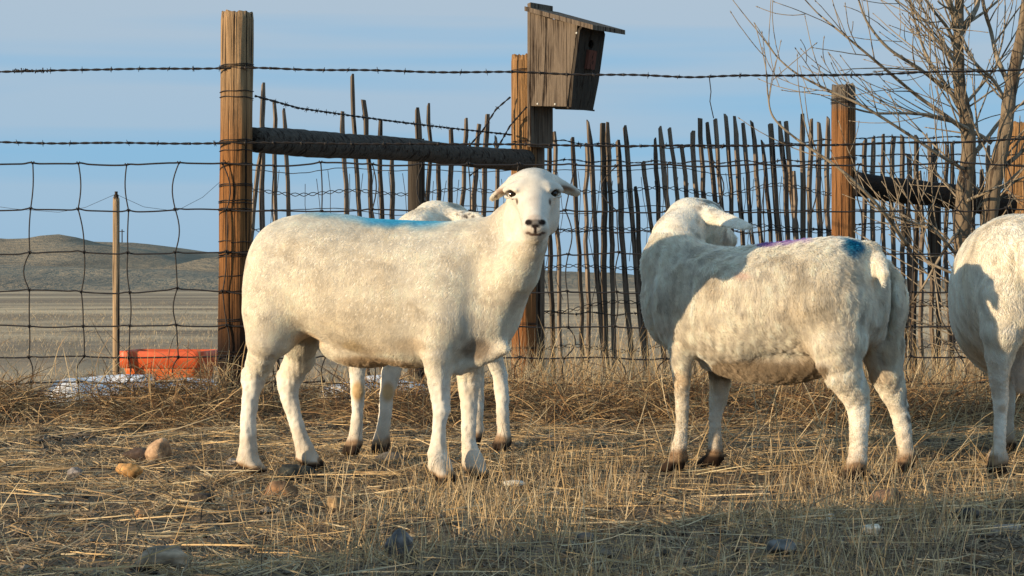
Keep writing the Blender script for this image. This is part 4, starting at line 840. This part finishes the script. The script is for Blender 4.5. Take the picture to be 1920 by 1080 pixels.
# ------------------------------------------------------------ bare tree
TR = 10.1
tr = empty('bare_tree', tuple(W(1835, 720, TR) * [1, 1, 0])); tag(tr, 'bare young tree with two main stems and many thin twigs, at the right', 'tree')
rt = random.Random(5)
def curve(pts, n=None):
    P = np.array(pts, float); n = n or (len(P) - 1) * 6 + 1; t = np.linspace(0, len(P) - 1, n); out = []
    for x in t:
        i = min(int(x), len(P) - 2); f_ = x - i; p0 = P[max(i - 1, 0)]; p1 = P[i]; p2 = P[i + 1]; p3 = P[min(i + 2, len(P) - 1)]
        out.append(.5 * (2 * p1 + (p2 - p0) * f_ + (2 * p0 - 5 * p1 + 4 * p2 - p3) * f_ ** 2 + (3 * p1 - p0 - 3 * p2 + p3) * f_ ** 3))
    return np.array(out)
twig_mb = MB(); nbr = [0]
def twig(p, d, ln, r, lev):
    """a shoot that bows upwards, with side shoots and a bud at its tip"""
    n = 9; P = [p]; d = np.array(d, float); d /= np.linalg.norm(d); bendv = rng.normal(0, .05, 3)
    for i in range(n - 1): d = d + bendv * .5 + rng.normal(0, .035, 3) + [0, 0, .035]; d /= np.linalg.norm(d); P.append(P[-1] + d * ln / (n - 1))
    P = np.array(P); r = max(r, .0021); rad = np.linspace(r, max(r * .45, .0018), n); twig_mb.tube(P, rad, 5 if lev < 2 else 4)
    twig_mb.tube([P[-1], P[-1] + d * .004, P[-1] + d * .014], [.0016, .0034, .0010], 4)
    if lev < 2:
        for i in range(2, n - 1):
            if rng.random() < (.36 if lev == 0 else .16):
                s_ = rng.normal(size=3) * [1, .9, .6]; s_ -= d * (s_ @ d); s_ /= np.linalg.norm(s_) + 1e-9; di = P[i + 1] - P[i]; di /= np.linalg.norm(di)
                twig(P[i], di * .75 + s_ * .7 + [0, 0, .18], ln * rng.uniform(.45, .85), rad[i] * .66, lev + 1)
trunk = MB(); stems = []
def stem(uvd, r0, r1, name='trunk', par=None, sides=14, jitter=True):
    r0, r1 = r0 * (1.25 if name == 'branch' else 1), r1 * (1.4 if name == 'branch' else 1)
    P = curve([W(*q) for q in uvd]); rad = np.linspace(r0, r1, len(P)) * (1 + .05 * np.sin(np.arange(len(P)) * 1.7)); mb = MB(); mb.tube(P, rad, sides); o = mb.build(name, M_trunk if name == 'trunk' else M_bark, par or tr, P[0]); return P, rad, o
s1, r1_, T1 = stem([(1832, 730, TR), (1818, 600, TR), (1806, 470, TR), (1806, 370, TR), (1816, 290, TR), (1812, 225, TR), (1800, 170, TR), (1797, 110, TR), (1797, 50, TR), (1800, -30, TR), (1806, -120, TR)], .050, .020)
s2, r2_, T2 = stem([(1842, 735, TR + .05), (1848, 620, TR), (1850, 500, TR - .05), (1856, 400, TR - .05), (1868, 320, TR - .05), (1884, 250, TR - .05), (1894, 170, TR), (1908, 100, TR), (1922, 30, TR), (1936, -60, TR)], .052, .024)
BR = [([(1797, 66, TR), (1815, 40, TR), (1832, 10, TR + .1), (1842, -50, TR + .1)], .018, T1), ([(1798, 70, TR), (1788, 30, TR), (1778, -5, TR - .1), (1768, -60, TR)], .017, T1),
      ([(1798, 120, TR), (1780, 60, TR), (1750, 20, TR - .2), (1712, -30, TR - .3)], .010, T1), ([(1798, 125, TR), (1760, 80, TR - .1), (1725, 40, TR), (1705, -5, TR)], .009, T1),
      ([(1806, 190, TR), (1770, 165, TR), (1725, 130, TR - .2), (1665, 90, TR - .3), (1625, 40, TR - .35), (1607, -10, TR - .4)], .010, T1),
      ([(1815, 250, TR), (1770, 215, TR), (1720, 180, TR), (1660, 130, TR - .2), (1600, 80, TR - .3), (1541, 32, TR - .3)], .010, T1),
      ([(1814, 235, TR), (1780, 170, TR), (1740, 110, TR), (1715, 40, TR + .1), (1700, -20, TR)], .010, T1),
      ([(1860, 268, TR), (1830, 250, TR), (1780, 225, TR - .1), (1720, 213, TR - .2), (1640, 212, TR - .3), (1590, 200, TR - .4)], .010, T2),
      ([(1700, 460, TR - .2), (1650, 390, TR - .4), (1590, 330, TR - .5), (1540, 292, TR - .5), (1490, 258, TR - .5), (1450, 220, TR - .5), (1440, 180, TR - .5), (1438, 148, TR - .5)], .0075, T1),
      ([(1812, 320, TR), (1760, 290, TR - .2), (1700, 250, TR - .3), (1620, 200, TR - .4), (1560, 172, TR - .4), (1500, 142, TR - .4), (1462, 112, TR - .4), (1434, 77, TR - .4)], .0075, T1),
      ([(1806, 420, TR), (1770, 470, TR - .1), (1735, 530, TR - .1), (1715, 560, TR)], .008, T1), ([(1810, 500, TR), (1760, 440, TR - .2), (1720, 420, TR - .2), (1650, 395, TR - .3), (1600, 350, TR - .3)], .008, T1),
      ([(1895, 165, TR), (1870, 110, TR), (1858, 60, TR + .1), (1845, 10, TR), (1838, -40, TR)], .012, T2), ([(1890, 200, TR), (1862, 150, TR), (1830, 120, TR - .1), (1790, 60, TR), (1762, -10, TR)], .009, T2),
      ([(1816, 300, TR), (1850, 260, TR + .1), (1890, 210, TR + .2), (1930, 190, TR + .2)], .012, T1), ([(1870, 320, TR), (1910, 290, TR), (1950, 250, TR)], .012, T2), ([(1856, 400, TR), (1890, 350, TR), (1925, 330, TR)], .010, T2),
      ([(1850, 560, TR), (1800, 520, TR - .2), (1740, 490, TR - .2), (1690, 440, TR - .2), (1670, 380, TR - .2)], .007, T2), ([(1812, 560, TR), (1790, 620, TR - .1), (1765, 600, TR - .2), (1752, 520, TR - .2), (1735, 430, TR - .2)], .006, T1),
      ([(1806, 380, TR), (1850, 360, TR - .2), (1880, 350, TR - .2), (1905, 375, TR - .2)], .008, T1), ([(1806, 200, TR), (1840, 160, TR + .2), (1870, 120, TR + .2), (1905, 60, TR + .2)], .008, T1)]
for pts, r0, par in BR:
    P, rad, o = stem(pts, r0, r0 * .28, 'branch', par, 8)
    for i in range(4, len(P) - 2):
        if rng.random() < .32:
            di = P[i + 1] - P[i]; di /= np.linalg.norm(di); s_ = rng.normal(size=3) * [1, .8, .7]; s_ -= di * (s_ @ di); s_ /= np.linalg.norm(s_)
            twig(P[i], di * .8 + s_ * .6 + [0, 0, .2], rng.uniform(.18, .50), rad[i] * .48, 1)
    twig(P[-1], P[-1] - P[-2], rng.uniform(.15, .3), rad[-1] * .9, 2)
for P, rad in ((s1, r1_), (s2, r2_)):
    for i in range(10, len(P) - 1):
        if rng.random() < .38:
            a = rng.uniform(0, 6.28); twig(P[i], (math.cos(a), math.sin(a) * .6, .7), rng.uniform(.3, .75), .0055, 0)
for k in range(20):                                   # suckers and tangled dead shoots low down
    a = rng.uniform(0, 6.28); b_ = W(1830 + rng.uniform(-35, 30), 640 + rng.uniform(-110, 70), TR); twig(b_, (math.cos(a) * .8 - .25, math.sin(a) * .5 - .1, rng.uniform(.1, .9)), rng.uniform(.25, .6), .0045, 1)
twig_mb.build('twigs', M_bark, tr, W(1830, 500, TR))

# ------------------------------------------------------------ stones
STN = [(297, 858, 21, 23, (.42, .27, .16), 'upright pinkish tan stone, the larger of the pair left of the front sheep'), (243, 884, 20, 13, (.50, .27, .10), 'orange tan stone lying next to the upright pinkish stone'),
       (258, 858, 22, 11, (.09, .06, .045), 'dark brown clod behind the two tan stones at the left'), (561, 892, 36, 15, (.035, .038, .034), 'dark flat stone against the hind hoof of the front sheep'),
       (527, 930, 30, 17, (.22, .12, .06), 'brown rounded stone below the dark flat stone'), (632, 948, 16, 14, (.42, .28, .15), 'small tan stone in the stubble below the front sheep'),
       (141, 888, 12, 8, (.25, .22, .20), 'small grey stone alone at the far left'), (268, 965, 14, 8, (.38, .22, .11), 'small tan stone at the left half hidden in flattened straw'), (384, 940, 20, 10, (.05, .04, .033), 'small dark clod left of the brown rounded stone'),
       (303, 1052, 52, 22, (.30, .22, .15), 'broad pale brown stone near the bottom left'), (750, 1026, 30, 24, (.17, .155, .15), 'grey stone in the grass near the bottom centre'), (962, 908, 18, 6, (.48, .46, .40), 'flat pale stone just right of the front hooves'),
       (735, 862, 26, 9, (.10, .09, .08), 'flat dark stone between the legs under the front sheep'), (1555, 973, 10, 6, (.62, .60, .55), 'tiny white pebble on dark soil in the foreground'), (1638, 994, 18, 8, (.48, .43, .34), 'cream wedge of stone right of the tiny white pebble'),
       (1660, 936, 28, 14, (.16, .095, .06), 'reddish brown stone below the right sheep hind hooves'), (1468, 1028, 30, 14, (.16, .15, .14), 'grey stone in shaded ground near the bottom right'), (1890, 995, 26, 9, (.27, .22, .18), 'low tan stone at the far right of the foreground'),
       (1818, 965, 22, 9, (.07, .06, .055), 'low dark clod at the right under the last sheep'), (1100, 1010, 16, 8, (.10, .09, .08), 'small dark clod in the shaded foreground centre'), (440, 868, 14, 6, (.24, .21, .18), 'small flat stone left of the front sheep hind hoof')]
for k, (u, v, rx, rz, c, lb) in enumerate(STN):
    v_ = v + rz * .25; c0 = G(u, v_); sc = c0[1] / FPX; X_ = rx * sc * 1.3; Z_ = rz * sc * 1.5; a = np.linspace(0, np.pi, 22); b_ = np.linspace(0, 2 * np.pi, 34, endpoint=False)
    Un = np.array([[math.sin(x) * math.cos(y), math.sin(x) * math.sin(y), math.cos(x)] for x in a for y in b_]); cl = np.random.default_rng(k + 90)
    q = np.ones(len(Un))
    for _ in range(15): nrm = cl.normal(size=3); nrm /= np.linalg.norm(nrm); q = np.minimum(q, cl.uniform(.58, .92) / np.maximum(Un @ nrm, 1e-3))
    q += .03 * sines(Un, 1.4, k + 200) + .012 * sines(Un, 4, k + 300); V = Un * q[:, None] * [X_, X_ * .8, Z_] + [c0[0], c0[1], Z_ * .30]
    F = [[i * 34 + j, (i + 1) * 34 + j, (i + 1) * 34 + (j + 1) % 34, i * 34 + (j + 1) % 34] for i in range(21) for j in range(34)]
    col = np.array(c)[None] * (1 + .22 * sines(V, 14, k + 7) + .12 * sines(V, 60, k))[:, None]; mb = MB(); mb.add(V, F, np.clip(col, .01, .8)); tag(mb.build('stone', M_rock, None, c0), lb, 'stone', 'stones scattered on the ground')

# ------------------------------------------------------------ straw, stubble, tall dry grass (stuff)
TAN = np.array([[.60, .42, .21], [.48, .32, .15], [.66, .51, .30], [.39, .26, .13], [.27, .19, .11], [.54, .44, .28]])
GREY = np.array([[.20, .145, .09], [.12, .085, .055], [.27, .20, .13], [.34, .26, .165], [.075, .052, .034]])
def ribbons(name, P0, D, ln, wd, bend, col, seg=3, label=None, cat=None, twist=None, droop=0.0):
    """flat blades: start points, unit directions, lengths, widths, sideways bow"""
    n = len(P0); r = np.random.default_rng(n); D = D / np.linalg.norm(D, axis=1)[:, None]
    up_ = r.normal(size=(n, 3)) * [1, 1, .6] + (0, -.6, .6); sd = np.cross(D, up_); sd /= np.linalg.norm(sd, axis=1)[:, None] + 1e-9; bo = np.cross(sd, D)
    t = np.linspace(0, 1, seg + 1); C = P0[:, None] + D[:, None] * (t[None, :, None] * ln[:, None, None]) + bo[:, None] * (t ** 2)[None, :, None] * (bend * ln)[:, None, None]
    C[:, :, 2] -= droop * (t ** 2)[None] * ln[:, None]
    wv = wd[:, None] * np.array([.8] + [1.] * (seg - 1) + [.35])[None]
    A = C - sd[:, None] * wv[:, :, None] * .5; B = C + sd[:, None] * wv[:, :, None] * .5
    V = np.stack([A, B], 2).reshape(n, -1, 3); V[:, :, 2] = np.maximum(V[:, :, 2], -.02)
    b = (np.arange(n) * (seg + 1) * 2)[:, None]; j = np.arange(seg)[None] * 2; F = np.stack([b + j, b + j + 1, b + j + 3, b + j + 2], -1).reshape(-1, 4)
    cc = np.repeat(col, (seg + 1) * 2, 0); mb = MB(); mb.add(V.reshape(-1, 3), F, cc); o = mb.build(name, M_straw, smooth=False)
    return tag(o, label, cat, kind='stuff')
def scatter(n, d0, d1, margin=.25, p=None):
    d = np.sqrt(rng.uniform(d0 ** 2, d1 ** 2, n)); x = rng.uniform(-1, 1, n) * (.262 * d + margin); return x, d
def gh(x, y): return gz(np.asarray(x)[None], np.asarray(y)[None])[0]
def pick(pal, n, lo=.8, hi=1.15): return np.clip(pal[rng.integers(0, len(pal), n)] * rng.uniform(lo, hi, (n, 1)), .01, .8)
# fine litter
x, y = scatter(150000, 3.5, 9.4); n = len(x); q = sines(np.stack([x, y * .6], 1), 1.6, 301); keep = rng.random(n) < np.clip(.66 + .5 * q, .10, 1); x, y = x[keep], y[keep]; n = len(x)
a = rng.uniform(0, 3.14, n); D = np.stack([np.cos(a), np.sin(a), np.abs(rng.normal(.0, .22, n))], 1); ln = rng.gamma(2.2, .013, n) + .010
mixc = np.where((rng.random(n) < np.clip(.40 + .27 * sines(np.stack([x, y], 1), 1.1, 310), .06, .85))[:, None], pick(TAN, n), pick(GREY, n))
ribbons('straw_litter', np.stack([x, y, gh(x, y) + rng.uniform(.0, .012, n)], 1), D, ln, rng.uniform(.0012, .0034, n), rng.normal(0, .3, n), mixc, 2, 'thick litter of broken straw and dead grass covering the corral ground', 'straw')
# long loose straws
x, y = scatter(4200, 3.6, 9.2); n = len(x); a = rng.uniform(-1.2, 1.2, n); ln = rng.gamma(3, .045, n) + .04
ribbons('loose_straw', np.stack([x, y, gh(x, y) + rng.uniform(.006, .024, n)], 1), np.stack([np.cos(a), np.sin(a), rng.normal(0, .07, n)], 1), ln, rng.uniform(.0016, .0034, n), rng.normal(0, .12, n), pick(TAN, n, .95, 1.3), 3, 'long pale straws lying loose over the trampled ground', 'straw')
# crumbs of soil and dung
x, y = scatter(26000, 3.5, 9.0); n = len(x); r_ = rng.gamma(1.6, .0022, n) + .0015; base_v = np.array([[1, 0, 0], [-1, 0, 0], [0, 1, 0], [0, -1, 0], [0, 0, 1], [0, 0, -1.]])
V = base_v[None] * r_[:, None, None] * rng.uniform(.6, 1.4, (n, 6, 1)) * [1.2, 1.2, .7]; V += np.stack([x, y, gh(x, y) + r_ * .3], 1)[:, None]; tri = np.array([[0, 2, 4], [2, 1, 4], [1, 3, 4], [3, 0, 4], [2, 0, 5], [1, 2, 5], [3, 1, 5], [0, 3, 5]])
mb = MB(); mb.add(V.reshape(-1, 3), (np.arange(n)[:, None, None] * 6 + tri[None]).reshape(-1, 3), np.repeat(pick(np.array([[.08, .06, .045], [.14, .11, .08], [.20, .16, .12], [.05, .04, .03]]), n), 6, 0)); tag(mb.build('soil_crumbs', M_rock, smooth=False), 'dark crumbs of soil and dung between the straw', 'soil', kind='stuff')
# standing stubble in front
x, y = scatter(30000, 3.55, 6.6); u = 960 + x * FPX / y; v = HV + CH * FPX / y; cl = sines(np.stack([x, y], 1), 1.5, 320) + .5 * sines(np.stack([x, y], 1), 4, 321)
dens = S(420, 820, u + (v - 900) * .5) * .75 + .06; dens *= .30 + .7 * S(855, 930, v); dens *= np.clip(.50 + .55 * cl, .04, 1); keep = rng.random(len(x)) < dens; x, y = x[keep], y[keep]; n = len(x)
tf = rng.normal(0, 1, (n, 2)) * .012; x = np.round(x / .05) * .05 + rng.normal(0, .017, n); y = np.round(y / .05) * .05 + rng.normal(0, .017, n)
ln = rng.gamma(3, .017, n) + .015; tall = rng.random(n) < .045; ln = np.where(tall, ln + rng.uniform(.05, .14, n), ln)
ribbons('dry_grass', np.stack([x, y, gh(x, y) - .004], 1), np.stack([rng.normal(.05, .26, n), rng.normal(0, .22, n), np.ones(n)], 1), ln, rng.uniform(.0010, .0021, n), rng.normal(0, .14, n), pick(np.vstack([TAN, TAN[:3], GREY[2:4]]), n, .9, 1.25), 3, 'short standing dry grass stubble in the foreground', 'grass', droop=.05)
# tumbled bank of stems along the foot of the fence
n = 34000; x = rng.uniform(-2.7, 2.9, n); y = rng.normal(8.55, .33, n); u = 960 + x * FPX / y; clump = sines(np.stack([x, y * .5], 1), 1.3, 330); keep = rng.random(n) < np.clip(.62 + .4 * clump, .12, 1); x, y = x[keep], y[keep]; n = len(x)
hz = gh(x, y) + np.abs(rng.normal(0, .050, n)) * np.exp(-((y - 8.6) / .38) ** 2); a = rng.uniform(0, 6.28, n); el = rng.normal(.25, .45, n); ln = rng.gamma(3, .045, n) + .06
BRN = np.array([[.36, .22, .10], [.27, .15, .065], [.48, .32, .16], [.14, .08, .04], [.50, .37, .20], [.09, .055, .032], [.10, .06, .035]])
ribbons('straw_bank', np.stack([x, y, hz], 1), np.stack([np.cos(a) * np.cos(el), np.sin(a) * np.cos(el) * .8, np.abs(np.sin(el)) + .02], 1), ln, rng.uniform(.0018, .0036, n), rng.normal(0, .35, n), pick(BRN, n, .85, 1.25), 5, 'tangled bank of brown dead stems along the foot of the wire fence', 'straw', droop=.35)
# tall dry grass behind the fence on the right and thin stems elsewhere
n = 11500; u = np.where(rng.random(n) < .80, rng.uniform(900, 2050, n), rng.uniform(420, 1000, n)); y = rng.uniform(8.5, 11.6, n) ; x = (u - 960) * y / FPX; cl = sines(np.stack([x, y * .5], 1), 1.8, 340); keep = rng.random(n) < np.clip(.6 + .4 * cl, .08, 1); x, y, u = x[keep], y[keep], u[keep]; n = len(x)
ln = (rng.gamma(3.5, .048, n) + .06) * np.where(u < 950, .55, 1) ; ln = np.minimum(ln, .50)
ribbons('tall_dry_grass', np.stack([x, y, gh(x, y) - .01], 1), np.stack([rng.normal(.06, .26, n), rng.normal(0, .2, n), np.ones(n)], 1), ln, rng.uniform(.0014, .0028, n), rng.normal(.05, .22, n), pick(np.vstack([TAN, TAN[[2, 5]], GREY[3:4]]), n, .85, 1.2), 5, 'tall pale dry grass growing along and behind the wire fence', 'grass', droop=.14)
# leaning long stems by the right sheep and beside the tall post
n = 420; u = np.concatenate([rng.uniform(1180, 1920, 240), rng.uniform(370, 430, 90), rng.uniform(0, 360, 90)]); y = np.concatenate([rng.uniform(6.2, 8.5, 240), rng.uniform(8.55, 8.8, 90), rng.uniform(8.4, 8.9, 90)]); x = (u - 960) * y / FPX
ribbons('long_stems', np.stack([x, y, gh(x, y)], 1), np.stack([rng.normal(.25, .5, n), rng.normal(0, .2, n), np.ones(n)], 1), rng.uniform(.10, .34, n), rng.uniform(.0016, .003, n), rng.normal(0, .2, n), pick(TAN, n, 1, 1.3), 5, 'long bleached stems leaning out of the trampled straw', 'grass', droop=.08)
# short grass of the field just beyond
n = 95000; y = np.exp(rng.uniform(math.log(9.3), math.log(75), n)); x = rng.uniform(-1, 1, n) * (.265 * y + .2); q = sines(np.stack([x * .25, y], 1), .22, 350) + .6 * sines(np.stack([x * .2, y], 1), .6, 351); keep = rng.random(n) < np.clip(.62 + .35 * q, .15, 1); x, y = x[keep], y[keep]; n = len(x)
sc_ = np.clip(y / 12, 1, 3.2); ln = (rng.gamma(2.5, .0065, n) + .006) * sc_ ** .7
ribbons('field_grass', np.stack([x, y, gh(x, y) - .003], 1), np.stack([rng.normal(.1, .5, n), rng.normal(0, .4, n), np.ones(n)], 1), ln, rng.uniform(.0016, .0036, n) * sc_, rng.normal(0, .3, n), pick(np.array([[.50, .39, .24], [.40, .31, .19], [.56, .45, .29], [.30, .23, .16]]), n, .9, 1.15), 2, 'grazed winter grass of the open field beyond the fences', 'grass')
